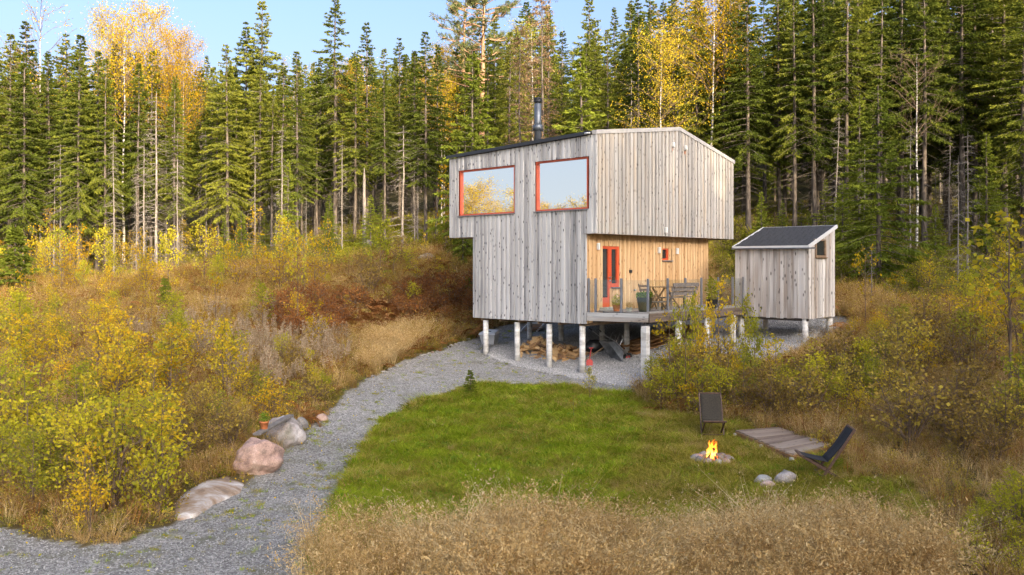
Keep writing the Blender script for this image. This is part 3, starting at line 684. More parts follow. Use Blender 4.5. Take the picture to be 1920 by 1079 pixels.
# chimney
cp = P(1008.5, 240, 31.2); top = CZ + (HY-192)*31.2/F
ch = link('chimney', lathe([(.125,-1.6),(.125,0),(.09,.02)],20,M['steel_dark']), CAB, Vector((cp.x,cp.y,top-.06))-CAB.location)
link('chimney_cap', lathe([(.09,0),(.09,.06),(.155,.06),(.155,.10),(.10,.10),(.10,.12),(.155,.12),(.155,.155),(.10,.155),(.10,.175),(.15,.175),(.13,.21),(.02,.22)],20,M['black_metal']), ch, (0,0,0))
link('chimney_collar', lathe([(.19,-.95),(.17,-.78),(.127,-.72)],20,M['steel_dark']), ch)
# floor joists visible below
for k in range(6):
    s = .7+k*.9; beam('joist', CAB, cw(s,.08,-1.945), cw(s,7.4,-1.945), .05, .10, M['beam'])
# concrete pillars
def pillar(parent, x, y, ztop, r=.098, square=False, name='support_pillar'):
    zb = gz(x,y)-.25
    if square: me = box_me(2*r,2*r,ztop-zb,M['concrete'],.01)
    else: me = lathe([(r,-(ztop-zb)/2),(r,(ztop-zb)/2)],18,M['concrete'])
    return link(name, me, parent, rel(parent,(x,y,(ztop+zb)/2)), (0,0,AV if square else U(0,6)))
for px, D in ((911,31.45),(970,30.38),(1030,29.37),(1092,28.5)):
    pillar(CAB, D*(px-CX)/F, D, CZ-1.98)
for px, D in ((993,34.2),(1052,33.2),(1129,32.3),(1175,30.6),(1245,32.6)):
    pillar(CAB, D*(px-CX)/F, D, CZ-1.98 if px not in(1129,) else CZ-1.98)
# entrance stair behind the cabin
ST = empty('back_stair', (1.4, 37.2, gz(1.4,37.2)), 'small ramp stair with pale rails behind the cabin pillars', 'stair')
for px in (990, 1020):
    beam('rail', ST, P(px+4,604,36.5), P(px-14,622,36.0), .05, .06, M['white_trim'])
beam('landing', ST, P(996,606,36.6), P(1024,606,36.6), .25, .06, M['white_trim'])
for k in range(4):
    beam('tread', ST, P(984+2*k,618-3*k,36.1+.1*k)+Vector((0,0,-.02)), P(1012+2*k,618-3*k,36.1+.1*k)+Vector((0,0,-.02)), .22, .03, M['lumber'])

# ------------------------------------------------------------------ shed
E0 = Vector((10.18,30.2,0)); SW_, SD_ = 2.77, 2.15
def sw(a, b2, z, o=Vector((0,0,0))): return E0 + EU*a + EV*b2 + UP*(CZ+z) + o
SH = empty('garden_shed', (E0.x, E0.y+1.5, gz(E0.x,E0.y+1.5)), 'small grey timber shed with dark sloping felt roof standing right of the cabin', 'shed')
zt = lambda b2: .62 + .71*b2/SD_
solid('shed_core', SH, [sw(.03,.03,-1.8), sw(.03,.03,.60), sw(.03,SD_-.03,1.27), sw(.03,SD_-.03,-1.8)], EU*(SW_-.06), M['dark_wood'])
swall = SH
def splank(base, along, w, th, z0, zl, zr, nrm):
    V = [(0,0,0),(w,0,0),(w,-th,0),(0,-th,0),(0,0,zl-z0),(w,0,zr-z0),(w,-th,zr-z0),(0,-th,zl-z0)]
    flip = (along.cross(UP)).dot(nrm) < 0
    if flip: V = [(a,-b2,c) for a,b2,c in V]
    me = mesh_py('plank', V, BOXF, M['clad_shed'])
    link('plank', me, SH, Vector((base.x,base.y,CZ+z0))-SH.location, (0,0,math.atan2(along.y,along.x)))
i=0
for a, w in widths(SW_, .11, .17):
    th = .035 if i%2 else .015; i+=1
    splank(sw(a+.003,0,0), EU, w-.008, th, -1.86+rngp.uniform(-.02,.02), .60, .60, NF)
i=0; SWIN2=(.50,1.33,.27,.90)
for a, w in widths(SD_, .11, .17):
    th = .035 if i%2 else .015; i+=1
    if SWIN2[0] < a+w/2 < SWIN2[1]:
        splank(sw(0,a+.003,0), EV, w-.008, th, -1.86, SWIN2[2], SWIN2[2], NG); splank(sw(0,a+.003,0), EV, w-.008, th, SWIN2[3], zt(a)-.0, zt(a+w), NG)
    else: splank(sw(0,a+.003,0), EV, w-.008, th, -1.86, zt(a), zt(a+w), NG)
# shed back and left boards
solid('side_cladding', SH, [sw(SW_-.03,0,-1.86), sw(SW_-.03,0,.6), sw(SW_-.03,SD_,1.31), sw(SW_-.03,SD_,-1.86)], EU*.045, M['clad_shed'])
solid('side_cladding', SH, [sw(0,SD_-.03,-1.86), sw(0,SD_-.03,1.3), sw(SW_,SD_-.03,1.3), sw(SW_,SD_-.03,-1.86)], EV*.045, M['clad_shed'])
def shp(b2, dz): return zt(b2)+dz
rf = solid('roof', SH, [sw(-.02,-.10,shp(-.10,.02)), sw(-.02,-.10,shp(-.10,.06)), sw(-.02,SD_+.08,shp(SD_+.08,.06)), sw(-.02,SD_+.08,shp(SD_+.08,.02))], EU*(SW_+.04), M['felt'])
# shingle courses on the roof
for k in range(9):
    b0 = -.08 + k*(SD_+.14)/9
    for j in range(10):
        a0 = (SW_/10)*j + (.0 if k%2 else .06)
        p = sw(a0+.12, b0+.12, shp(b0+.12, .072))
        o = link('shingle', box_me(.262,.25,.012,M['felt']), rf, p-SH.location, (0,0,0))
        ex = EU.normalized(); ey = (EV + UP*(.71/SD_)).normalized(); ez = ex.cross(ey)
        if ez.z < 0: ex = -ex; ez = -ez
        rt = Matrix((ex, ey, ez)).transposed(); rt = rt @ Matrix.Rotation(.035,3,'X'); o.rotation_euler = rt.to_euler()
beam('roof_trim', SH, sw(-.045,-.13,zt(-.13)+.03), sw(-.045,SD_+.10,zt(SD_+.10)+.03), .045, .12, M['white_trim'])
beam('roof_trim', SH, sw(SW_+.045,-.13,zt(-.13)+.03), sw(SW_+.045,SD_+.10,zt(SD_+.10)+.03), .045, .12, M['white_trim'])
beam('gutter', SH, sw(-.30,-.16,.57), sw(SW_+.06,-.16,.58), .09, .045, M['steel_dark'])
beam('roof_trim', SH, sw(-.02,-.13,.625), sw(SW_+.02,-.13,.625), .03, .09, M['white_trim'])
beam('roof_trim', SH, sw(-.02,SD_+.12,zt(SD_)+.08), sw(SW_+.02,SD_+.12,zt(SD_)+.08), .03, .06, M['white_trim'])
wf = empty('window', (0,0,0)); bpy.data.objects.remove(wf)
cshed = sw(0,(SWIN2[0]+SWIN2[1])/2,(SWIN2[2]+SWIN2[3])/2)
V=[];Fc=[]
def addb(cx,cy,cz,sx,sy,sz):
    k=len(V)
    for dz in (-1,1):
        for dx,dy in ((-1,-1),(1,-1),(1,1),(-1,1)): V.append((cx+dx*sx/2, cy+dy*sy/2, cz+dz*sz/2))
    for f in BOXF: Fc.append(tuple(q+k for q in f))
ww, wh = SWIN2[1]-SWIN2[0], SWIN2[3]-SWIN2[2]
addb(-ww/2+.03,0,0,.06,.09,wh); addb(ww/2-.03,0,0,.06,.09,wh); addb(0,0,wh/2-.03,ww-.12,.09,.06); addb(0,0,-wh/2+.03,ww-.12,.09,.06)
wsh = link('window', mesh_py('window',V,Fc,M['table_wood']), SH, cshed-SH.location, (0,0,AV))
link('pane', box_me(ww-.12,.012,wh-.12,M['pane']), wsh, (0,0,0))
link('window_sill', box_me(ww+.06,.09,.03,M['table_wood']), wsh, (0,sg2*.05,-wh/2-.017))
for a, b2 in ((.18,.12),(.12,2.0),(2.6,.12),(2.6,2.0)):
    p = sw(a,b2,0); pillar(SH, p.x, p.y, CZ-1.84, .105)
beam('floor_beam', SH, sw(.05,.1,-1.9), sw(2.7,.1,-1.9), .10, .09, M['dark_wood']); beam('floor_beam', SH, sw(.05,2.0,-1.9), sw(2.7,2.0,-1.9), .10, .09, M['beam'])

# ------------------------------------------------------------------ deck with glass railing
DZ = CZ-1.49
A = Vector((2.40,28.22,0)); B = Vector((4.24,27.3,0))
def dk(t): return B + EV*t                                  # along the right-hand edge
DK = empty('timber_deck', (5.2,30.0,gz(5.2,30)), 'raised timber deck with glass railing wrapped round the pine clad corner', 'deck')
def deck_board(k):
    return None
# boards run along EV; clip to the plan polygon A-B-C-D
Cc = dk(6.25); Dd = Cc + EU*2.05
nb = 15
for k in range(nb):
    f0 = k/nb; f1 = (k+1)/nb
    wl_ = 2.03
    s0 = wl_*f0; s1 = wl_*f1 - .008
    # start on the line A-B
    def start(s):                                           # distance along EV at which the line AB is met
        q = B + EU*s; n_ = Vector((-(B-A).y, (B-A).x, 0)); return max(0, (A-q).dot(n_)/EV.dot(n_))
    p0 = B+EU*s0+EV*(start(s0)+.01); p1 = B+EU*s1+EV*(start(s1)+.01); q1 = Cc+EU*s1; q0 = Cc+EU*s0
    b0 = DK.location; L0 = [Vector((p.x,p.y,DZ))-b0 for p in (p0,p1,q1,q0)]
    c = sum(L0, Vector())/4
    # local frame along EV
    ca_, sa_ = math.cos(-AV), math.sin(-AV)
    def loc(p): d = p-c; return (d.x*ca_-d.y*sa_, d.x*sa_+d.y*ca_)
    V = [(*loc(p), -.028) for p in L0] + [(*loc(p), 0) for p in L0]
    link('deck_board', mesh_py('deck_board', V, BOXF, M['deck']), DK, c, (0,0,AV))
# fascias: two stacked boards on each visible edge
for j, z in enumerate((-.095,-.235)):
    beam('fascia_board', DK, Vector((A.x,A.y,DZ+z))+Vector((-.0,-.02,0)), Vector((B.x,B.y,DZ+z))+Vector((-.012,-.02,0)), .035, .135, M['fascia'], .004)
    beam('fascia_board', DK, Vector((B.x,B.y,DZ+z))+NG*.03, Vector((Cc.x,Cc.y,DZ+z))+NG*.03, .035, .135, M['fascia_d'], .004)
beam('edge_batten', DK, Vector((B.x,B.y,DZ+.015))-NG*.03, Vector((Cc.x,Cc.y,DZ+.015))-NG*.03, .09, .03, M['deck'])
for k in range(8):
    p = dk(.5+k*.8); beam('joist', DK, Vector((p.x,p.y,DZ-.16))+EU*.1, Vector((p.x,p.y,DZ-.16))+EU*2.0, .05, .20, M['dark_wood'])
beam('under_beam', DK, Vector((*(dk(.3)+EU*.35).xy,DZ-.32)), Vector((*(dk(6.2)+EU*.35).xy,DZ-.32)), .10, .12, M['dark_wood'])
def rail_post(p, name='railing_post'):
    o = link(name, box_me(.065,.065,1.12,M['post_metal'],.006), DK, Vector((p.x,p.y,DZ+.50))-DK.location, (0,0,AV))
    link('post_foot', box_me(.11,.11,.012,M['post_metal']), o, (0,0,-.50)); return p
fronts = [A + (B-A)*f + Vector((.02,.07,0)) for f in (.025,.14,.56,.985)]
rights = []
for px in (1252,1285,1315,1346,1373.5,1393):
    r=(px-CX)/F; b0 = B - NG*.06; tt=(r*b0.y-b0.x)/(EV.x-r*EV.y); rights.append(b0+EV*tt)
allp = [*fronts, *rights]
for p in allp: rail_post(p)
o = link('railing_post', box_me(.09,.09,1.12,M['black_metal']), DK, Vector((A.x+.05,A.y+.12,DZ+.5))-DK.location, (0,0,AV))
for p, q in zip(allp[:-1], allp[1:]):
    d=(q-p).normalized(); c=(p+q)/2; L=(q-p).length-.085
    g = link('glass_panel', box_me(L,.010,.92,M['railglass']), DK, Vector((c.x,c.y,DZ+.55))-DK.location, (0,0,math.atan2(d.y,d.x)))
# deck pillars
for px, D, sq in ((1210,27.45,True),(1272,28.55,False),(1326,29.85,False),(1374,31.1,False)):
    x = D*(px-CX)/F; o = pillar(DK, x, D, DZ-(.42 if sq else .30), .104, sq)
link('anchor_bolt', lathe([(.012,0),(.012,.2)],6,M['galv']), DK, Vector((27.45*(1211-CX)/F,27.45,DZ-.43))-DK.location)
# ------------------------------------------------------------------ things on the deck
def onDeck(t, s): p = B + EV*t + EU*s; return Vector((p.x, p.y, DZ))
def leaf_blob(name, parent, loc, rx, rz, n, size, m, seed, stems=0):
    rg = np.random.default_rng(seed); d = rnd_unit(n, rg); r = rg.random(n)**.45
    C = d*r[:,None]*np.array([rx,rx,rz]); C[:,2] += rz*.6
    V, Q = cards(C, d+rg.normal(size=(n,3))*.6, rnd_unit(n, rg), size*(.6+.8*rg.random(n)), size*.55*(.6+.8*rg.random(n)))
    tone = np.repeat(rg.random(n), 4)
    return link(name, mesh_np(name, V, Q, None, [m], None, tone), parent, loc)
p = P(1208.5, 586, 27.95); pl = empty('plant_pot', (p.x,p.y,DZ), 'large dark woven planter with bright green plant at the deck corner', 'planter')
link('pot', lathe([(.17,0),(.19,.05),(.25,.44),(.26,.46),(.23,.46),(.22,.40)],20,M['planter'],cap=False), pl, (0,0,0)); link('soil', lathe([(.22,.38),(.22,.40)],16,M['charred']), pl)
leaf_blob('foliage', pl, (0,0,.44), .26, .12, 420, .07, M['leaf_green'], 3)
p = P(1179.5, 585, 28.1); pl = empty('heather_pot', (p.x,p.y,DZ), 'low pale pot of fading pink heather between the railing posts', 'potted plant')
link('pot', lathe([(.07,0),(.11,.12),(.115,.13),(.09,.13)],14,M['whitepot'],cap=False), pl); leaf_blob('foliage', pl, (0,0,.14), .12, .10, 260, .035, M['dry'], 4)
p = P(1156, 584, 28.2); pl = empty('flower_pot', (p.x,p.y,DZ), 'orange pot with a leafy yellow green plant beside the door', 'potted plant')
link('pot', lathe([(.09,0),(.13,.20),(.14,.21),(.12,.21)],14,M['terracotta'],cap=False), pl); leaf_blob('foliage', pl, (0,0,.22), .15, .20, 300, .06, M['leaf_yg'], 5)
# garden table with crossed legs
q = P(1247, 575, 30.1); TB = empty('garden_table', (q.x,q.y,DZ), 'brown slatted garden table with crossed legs against the pine wall', 'table')
for k in range(5):
    o = EU*(-.30+.15*k); beam('slat', TB, Vector((q.x,q.y,DZ+.74))+o-EV*.62, Vector((q.x,q.y,DZ+.74))+o+EV*.62, .135, .025, M['table_wood'])
for sg in (-.42,.42):
    b0 = Vector((q.x,q.y,DZ))+EV*sg
    beam('leg', TB, b0+EU*.28+UP*.01, b0-EU*.26+UP*.71, .06, .04, M['table_wood']); beam('leg', TB, b0-EU*.28+EV*.045+UP*.01, b0+EU*.26+EV*.045+UP*.71, .06, .04, M['table_wood'])
beam('brace', TB, Vector((q.x,q.y,DZ+.36))-EV*.42, Vector((q.x,q.y,DZ+.36))+EV*.42, .07, .03, M['table_wood'])
def bench(px, D, label, L, m, back=True, facing=-1, h=.43):
    q = P(px, 580, D); b = empty('garden_bench', (q.x,q.y,DZ), label, 'bench'); c = Vector((q.x,q.y,DZ))
    for k in range(3): beam('seat_slat', b, c+EU*(-.14+.14*k)+UP*h-EV*L/2, c+EU*(-.14+.14*k)+UP*h+EV*L/2, .125, .03, m)
    for sg in (-1,1):
        e0 = c+EV*sg*(L/2-.12)
        for u in (-.17,.17): beam('leg', b, e0+EU*u, e0+EU*u+UP*(h-.02), .05, .05, m)
        if back: beam('back_support', b, e0-EU*.20+UP*(h-.05), e0-EU*.34+UP*(h+.42), .05, .04, m)
    if back:
        for k in range(3): beam('back_slat', b, c-EU*(.24+.05*k)+UP*(h+.13+.14*k)-EV*L/2, c-EU*(.24+.05*k)+UP*(h+.13+.14*k)+EV*L/2, .03, .125, m)
    return b
bench(1270, 28.95, 'grey wooden bench with slatted back turned away behind the railing', 1.55, M['grey_wood'])
bench(1238, 28.35, 'low backless grey bench beside the large dark planter', 1.0, M['grey_wood'], False, h=.30)
# folded wooden chair leaning by the table
q = P(1224, 575, 29.3); c = Vector((q.x,q.y,DZ)); FC = empty('folding_chair', c, 'brown wooden folding chair left of the garden table', 'chair')
beam('leg', FC, c+EV*-.22, c+EV*.25+UP*.62, .045,.03,M['table_wood']); beam('leg', FC, c+EV*-.22+EU*.4, c+EV*.25+EU*.4+UP*.62,.045,.03,M['table_wood'])
beam('leg', FC, c+EV*.25, c+EV*-.25+UP*.85, .045,.03,M['table_wood']); beam('leg', FC, c+EV*.25+EU*.4, c+EV*-.25+EU*.4+UP*.85,.045,.03,M['table_wood'])
for k in range(4): beam('seat_slat', FC, c+EV*(-.10+.09*k)+UP*.42+EU*-.03, c+EV*(-.10+.09*k)+UP*.42+EU*.43,.07,.02,M['table_wood'])
for k in range(2): beam('back_slat', FC, c+EV*(-.17-.05*k)+UP*(.66+.12*k)+EU*-.02, c+EV*(-.17-.05*k)+UP*(.66+.12*k)+EU*.42,.02,.08,M['table_wood'])
# black pot with dry plant further along the deck
p = P(1335, 572, 30.0); pl = empty('plant_tub', (p.x,p.y,DZ), 'dark tub holding a tall leafy green stem near the shed end of the railing', 'planter')
link('pot', lathe([(.15,0),(.20,.30),(.21,.31),(.18,.31)],16,M['black'],cap=False), pl); leaf_blob('foliage', pl, (0,0,.30), .20, .5, 260, .09, M['leaf_yg'], 9)

# ------------------------------------------------------------------ things under the cabin
# split firewood heap
def log_mesh(L, r, seed):
    rg = random.Random(seed); a0 = rg.uniform(0,6); da = rg.choice([1.6,2.2,3.1]); V=[];Fc=[]
    pts=[(0,0)] + [(r*math.cos(a0+da*k/4), r*math.sin(a0+da*k/4)) for k in range(5)]
    for x in (-L/2, L/2): V += [(x+rg.uniform(-.01,.01), y, z) for y, z in pts]
    n=6; Fc=[tuple(range(n)), tuple(range(2*n-1,n-1,-1))]+[(i,(i+1)%n,(i+1)%n+n,i+n) for i in range(n)]
    return mesh_py('firewood_log', V, [f[::-1] for f in Fc], M['log'])
LOGS=[log_mesh(.30+.04*(k%3), .065+.012*(k%4), k) for k in range(14)]
hc = hit(1030, 676); nlog=0
heap = [(1008,672,.62,.52,0),(1058,678,.78,.34,1)]
for px, py, rad, hh, _ in heap:
    c = hit(px, py); c.y += .55; c.z = gz(c.x,c.y)
    n = 74 if _==0 else 70
    for k in range(n):
        f = k/n; a = U(0,2*math.pi); layer = f
        rr = rad*math.sqrt(1-layer)*math.sqrt(R())*1.25
        x = c.x + rr*math.cos(a)*1.1; y = c.y + rr*math.sin(a)*.8
        z = gz(x,y) + .05 + hh*layer*(1-rr/rad*.35)
        o = link('firewood_log', LOGS[random.randrange(14)], None, (x,y,z), (U(0,6.3), U(-.5,.5), U(0,6.3)))
        tag(o, 'split firewood log in the loose left heap under the cabin' if _==0 else 'split firewood log in the low right heap under the cabin', 'firewood log', 'split logs heaped under the cabin'); nlog+=1
# grit bin
c = hit(917, 655); c.y += .9; c.z = gz(c.x,c.y)
GB = empty('grit_bin', c, 'pale grey plastic bin with sloping lid behind the leftmost pillar', 'bin', rz=-.35)
V=[(-.24,-.2,0),(.24,-.2,0),(.24,.2,0),(-.24,.2,0),(-.31,-.27,.36),(.31,-.27,.36),(.31,.27,.42),(-.31,.27,.42)]
link('body', mesh_py('body',V,BOXF,M['binplastic']), GB)
V=[(-.34,-.31,.362),(.34,-.31,.362),(.34,.31,.425),(-.34,.31,.425),(-.30,-.27,.43),(.30,-.27,.43),(.28,.27,.53),(-.28,.27,.53)]
lid=link('lid', mesh_py('lid',V,BOXF,M['binlid']), GB); link('handle', box_me(.16,.03,.03,M['black'],.005), lid, (0,-.05,.475),(.18,0,0))
# wheelbarrow tipped on its nose
wb = hit(1150, 681); wb.y += .1
WB = empty('wheelbarrow', wb, 'tipped grey metal wheelbarrow with a red hubbed wheel beneath the deck', 'wheelbarrow')
# local frame in the x-z plane facing the camera: nose down, handles up left
import bmesh
def xf(me, mtx): me.transform(mtx); return me
TW = Matrix.Rotation(math.radians(25),4,'Z') @ Matrix.Rotation(math.radians(50),4,'Y') @ Matrix.Rotation(math.pi,4,'X')
def wbl(name, me, parent=WB): me.transform(TW); me.update(); o = link(name, me, parent); o.location=(0,0,.50) if parent==WB else (0,0,0); return o
# tray: x = forward, open side +z
V=[(-.42,-.30,.14),(.46,-.34,.14),(.46,.34,.14),(-.42,.30,.14),(-.22,-.20,-.12),(.26,-.18,-.16),(.26,.18,-.16),(-.22,.20,-.12)]
V2=[(x*.97,y*.96,z+.012) for x,y,z in V]
Fc=[(4,5,6,7)[::-1],(0,1,5,4)[::-1],(1,2,6,5)[::-1],(2,3,7,6)[::-1],(3,0,4,7)[::-1]]
Fc2=[tuple(q+8 for q in f[::-1]) for f in Fc]; rim=[(0,1,9,8),(1,2,10,9),(2,3,11,10),(3,0,8,11)]
wbl('tray', mesh_py('tray', V+V2, Fc+Fc2+rim, M['galv']))
def tube_me(pts, r, m, n=8):
    V,Q = tubes([pts],[[r]*len(pts)],n); return mesh_np('tube',V,Q,None,[m],smooth=True)
for sg in (-1,1):
    wbl('handle', tube_me([(.62,sg*.07,-.22),(.25,sg*.14,-.20),(-.25,sg*.26,-.10),(-.62,sg*.29,.06),(-.92,sg*.29,.13)],.016,M['chrome']))
    wbl('leg', tube_me([(-.18,sg*.22,-.13),(-.30,sg*.24,-.42),(-.10,sg*.24,-.42),(.02,sg*.2,-.17)],.014,M['chrome']))
    wbl('grip', tube_me([(-.86,sg*.29,.115),(-1.0,sg*.29,.15)],.022,M['black']))
tor=lathe([(.10,-.04),(.15,-.045),(.185,-.025),(.19,0),(.185,.025),(.15,.045),(.10,.04)],22,M['rubber'],cap=False); tor.transform(Matrix.Translation((.66,0,-.20))@Matrix.Rotation(math.pi/2,4,'X'))
wh=wbl('wheel', tor)
rm=lathe([(.02,-.05),(.10,-.035),(.105,0),(.10,.035),(.02,.05)],18,M['redplastic']); rm.transform(Matrix.Translation((.66,0,-.20))@Matrix.Rotation(math.pi/2,4,'X')); wbl('rim', rm, wh)
# red spade and black sack
p = hit(1106, 690); p.y+=.1
SP = empty('red_spade', p, 'red toy spade with long handle standing beside the wheelbarrow', 'spade')
V=[(-.10,0,0),(.10,0,0),(.11,.02,.20),(.07,.02,.26),(-.07,.02,.26),(-.11,.02,.20)]
V=V+[(x,y+.02,z) for x,y,z in V]; Fc=[(0,1,2,3,4,5),(11,10,9,8,7,6)]+[(i,i+6,(i+1)%6+6,(i+1)%6) for i in range(6)]
link('blade', mesh_py('blade',V,Fc,M['redplastic']), SP); link('shaft', tube_me([(0,.03,.24),(.05,.12,.55),(.07,.16,.62)],.018,M['redplastic']), SP)
link('handle', tube_me([(-.0,.17,.63),(.14,.17,.63)],.018,M['redplastic']), SP)
beam('snow_pusher_shaft', None, p+Vector((-.12,.3,.22)), p+Vector((.75,.9,.72)), .03,.03,M['stick'])
tag(bpy.data.objects['snow_pusher_shaft'],'pale wooden shaft leaning behind the wheelbarrow','tool handle'); bpy.data.objects['snow_pusher_shaft'].name='tool_handle'
q = hit(1118, 672); q.y+=.7; q.z = gz(q.x,q.y)
o = rock('rubbish_sack', (q.x,q.y,q.z+.22), (.75,.5,.55), simple('black sack',(.02,.02,.022),.35), 12, rough=.3); tag(o,'slumped black sack behind the white pillar by the wheelbarrow','sack')
# lumber stacked beneath the deck
ln=0
for k in range(11):
    t0 = 1.2; lay = k//4; j = k%4
    a = C0 + EU*(.35+.24*j+.07*lay) + EV*(2.6+.12*((k*7)%3)); b2 = a + EV*(4.6-.35*((k*5)%4))
    za = gz(a.x,a.y)+.10+.11*lay; zb = gz(b2.x,b2.y)+.12+.11*lay
    o = beam('lumber_board', None, Vector((a.x,a.y,za)), Vector((b2.x,b2.y,zb)), .19, .05, M['lumber'])
    tag(o, 'rough reddish board in the lumber stack under the deck', 'lumber board', 'boards stored under the deck')
for t in (3.0, 5.6):
    a = C0+EU*.2+EV*t; b2=C0+EU*1.4+EV*t; o=beam('lumber_bearer', None, Vector((a.x,a.y,gz(a.x,a.y)+.03)), Vector((b2.x,b2.y,gz(b2.x,b2.y)+.03)),.10,.08,M['lumber'])
    tag(o, 'short bearer block under the near end of the lumber' if t<4 else 'short bearer block under the far end of the lumber', 'timber block')

# ------------------------------------------------------------------ boulders, slab, plank seat, pot
b1 = hit(478, 893); b1v = rock('boulder', (b1.x, b1.y+.35, b1.z+.27), (1.0,.9,.86), M['rock_pink'], 3, sub=5, rough=.26, rz=.3); tag(b1v,'large pink granite boulder beside the gravel drive','boulder')
b2_ = hit(530, 838); b2v = rock('boulder', (b2_.x-.05, b2_.y+.4, b2_.z+.23), (.92,.85,.80), M['rock_grey'], 8, sub=5, rough=.26, rz=-.4); tag(b2v,'grey lichened boulder holding the upper end of the plank','boulder')
x = hit(565, 805); tag(rock('stone', (x.x,x.y+.1,x.z+.1), (.28,.26,.36), M['rock_dark'], 15),'small dark upright stone right of the grey boulder','stone')
x = hit(603, 790); tag(rock('stone', (x.x,x.y+.1,x.z+.05), (.30,.24,.26), M['rock_pink'], 17),'small reddish stone at the edge of the drive under saplings','stone')
x = hit(520, 853); tag(rock('stone', (x.x,x.y,x.z+.03), (.22,.2,.16), M['rock_dark'], 18),'small stone wedged between the two boulders','stone')
pa = Vector((b1.x-.15, b1.y+.60, b1.z+.74)); pb = Vector((b2_.x+.10, b2_.y+.35, b2_.z+.66))
o = beam('plank_seat', None, pa, pb, .17, .05, M['grey_wood'], .008); tag(o,'weathered grey plank laid across the two boulders','plank')
f = .22; pc = pa.lerp(pb, f)+Vector((0,0,.03))
FP = empty('clay_flower_pot', pc, 'small orange clay pot with green plant standing on the plank', 'flower pot')
link('pot', lathe([(.065,0),(.095,.13),(.105,.13),(.105,.165),(.085,.165),(.08,.14)],18,M['terracotta'],cap=False), FP); leaf_blob('foliage', FP, (0,0,.15), .11, .13, 320, .035, M['leaf_green'], 8)
# bare rock slab following the ground
outl = [(330,978),(322,940),(380,905),(428,893),(462,905),(450,925),(400,948),(365,972)]
pts = [hit(*q) for q in outl]; cc_ = sum(pts, Vector())/len(pts)
V=[];n=len(pts); rings=[(1.0,-.10),(.98,.015),(.8,.05),(.45,.085)]
fine=[]
for i in range(n):
    a, b2 = pts[i], pts[(i+1)%n]
    for j in range(4): fine.append(a.lerp(b2, j/4))
n=len(fine)
for s, h in rings:
    for i, q in enumerate(fine):
        v = cc_.lerp(q, s*(1+.03*math.sin(i*2.3))); v.z = gz(v.x,v.y)+h+.05*noise.noise(Vector((v.x,v.y,0))*1.6); V.append(v-cc_)
V.append(Vector((0,0,gz(cc_.x,cc_.y)-cc_.z+.10)))
Fc=[(r*n+i, r*n+(i+1)%n, (r+1)*n+(i+1)%n, (r+1)*n+i) for r in range(3) for i in range(n)]+[(3*n+i,3*n+(i+1)%n,4*n) for i in range(n)]
slab_o = link('rock_slab', mesh_py('rock_slab',V,Fc,M['slab'],True), None, cc_)
if slab_o.data.polygons[n*2].normal.z < 0: slab_o.data.flip_normals()
tag(slab_o,'flat pale bedrock slab streaked brown at the edge of the drive','rock slab')

# ------------------------------------------------------------------ fire place
FPc = hit(1337, 866); FPc.z = gz(FPc.x,FPc.y)
base = lathe([(.05,.03),(.38,.02),(.42,-.02)],20,M['ash']); o=link('ash_bed', base, None, FPc); tag(o,'round bed of grey ash inside the ring of fire stones','ash')
ns = 11
words = ['grey','dark','pink','pale','brown']
for k in range(ns):
    a = 2*math.pi*k/ns + .2; r_=.35; s_=U(.18,.25)
    mm = ['rock_grey','rock_dark','rock_pink','rock_light','rock_pink'][k%5]
    front = math.sin(a) < 0; 
    o = rock('fire_stone', (FPc.x+r_*math.cos(a), FPc.y+r_*math.sin(a), FPc.z+.06), (s_*1.15,s_,s_*.8), M[mm], 30+k, sub=2, rz=U(0,6))
    side = 'front' if math.sin(a) < -.35 else 'back' if math.sin(a) > .35 else 'side'
    tag(o, 'rounded fist sized stone at the %s of the camp fire ring' % side, 'stone', 'stones ringing the camp fire')
CF = empty('camp_fire', FPc+Vector((0,0,.03)), 'burning camp fire with tall orange flames inside the stone ring', 'camp fire')
for k in range(7):
    a = k*.9+.3; q0 = Vector((.24*math.cos(a), .24*math.sin(a), .03)); q1 = Vector((-.05*math.cos(a), -.05*math.sin(a), .22+.02*(k%3)))
    beam('log', CF, CF.location+q0, CF.location+q1, .05, .05, M['charred'] if k%3 else M['rock_grey'], .01)
def flame_mat():
    m, nt, n, l, b = mat('fire'); tc = N(nt,'ShaderNodeTexCoord'); sp = N(nt,'ShaderNodeSeparateXYZ'); l.new(tc.outputs['Generated'], sp.inputs[0])
    lw = N(nt,'ShaderNodeLayerWeight'); lw.inputs[0].default_value=.45
    nz = N(nt,'ShaderNodeTexNoise',i_Scale=5.0,i_Detail=3.0); l.new(tc.outputs['Object'], nz.inputs['Vector'])
    s = math_(nt,'ADD', sp.outputs[2], math_(nt,'MULTIPLY', math_(nt,'SUBTRACT', nz.outputs[0], .5), .7))
    c = ramp(nt, s, [(.0,(1,.30,.04)),(.28,(1,.46,.09)),(.55,(1,.22,.02)),(1,(.85,.08,.004))])
    em = N(nt,'ShaderNodeEmission', i_Strength=1.7); l.new(c, em.inputs[0]); tr = N(nt,'ShaderNodeBsdfTransparent')
    a = math_(nt,'MULTIPLY', lw.outputs['Facing'], 1.15, True); a2 = math_(nt,'ADD', a, math_(nt,'MULTIPLY', math_(nt,'SUBTRACT', s, .55, True), 1.0), True)
    mx = N(nt,'ShaderNodeMixShader'); l.new(a2, mx.inputs[0]); l.new(em.outputs[0], mx.inputs[1]); l.new(tr.outputs[0], mx.inputs[2]); l.new(mx.outputs[0], n['Material Output'].inputs[0]); n.remove(b); return m
M['fire'] = flame_mat()
M['ember'] = (lambda m: m)(simple('glowing ember',(.4,.05,.01),.8)); M['ember'].node_tree.nodes['Principled BSDF'].inputs['Emission Color'].default_value=(1,.12,.02,1); M['ember'].node_tree.nodes['Principled BSDF'].inputs['Emission Strength'].default_value=1.6
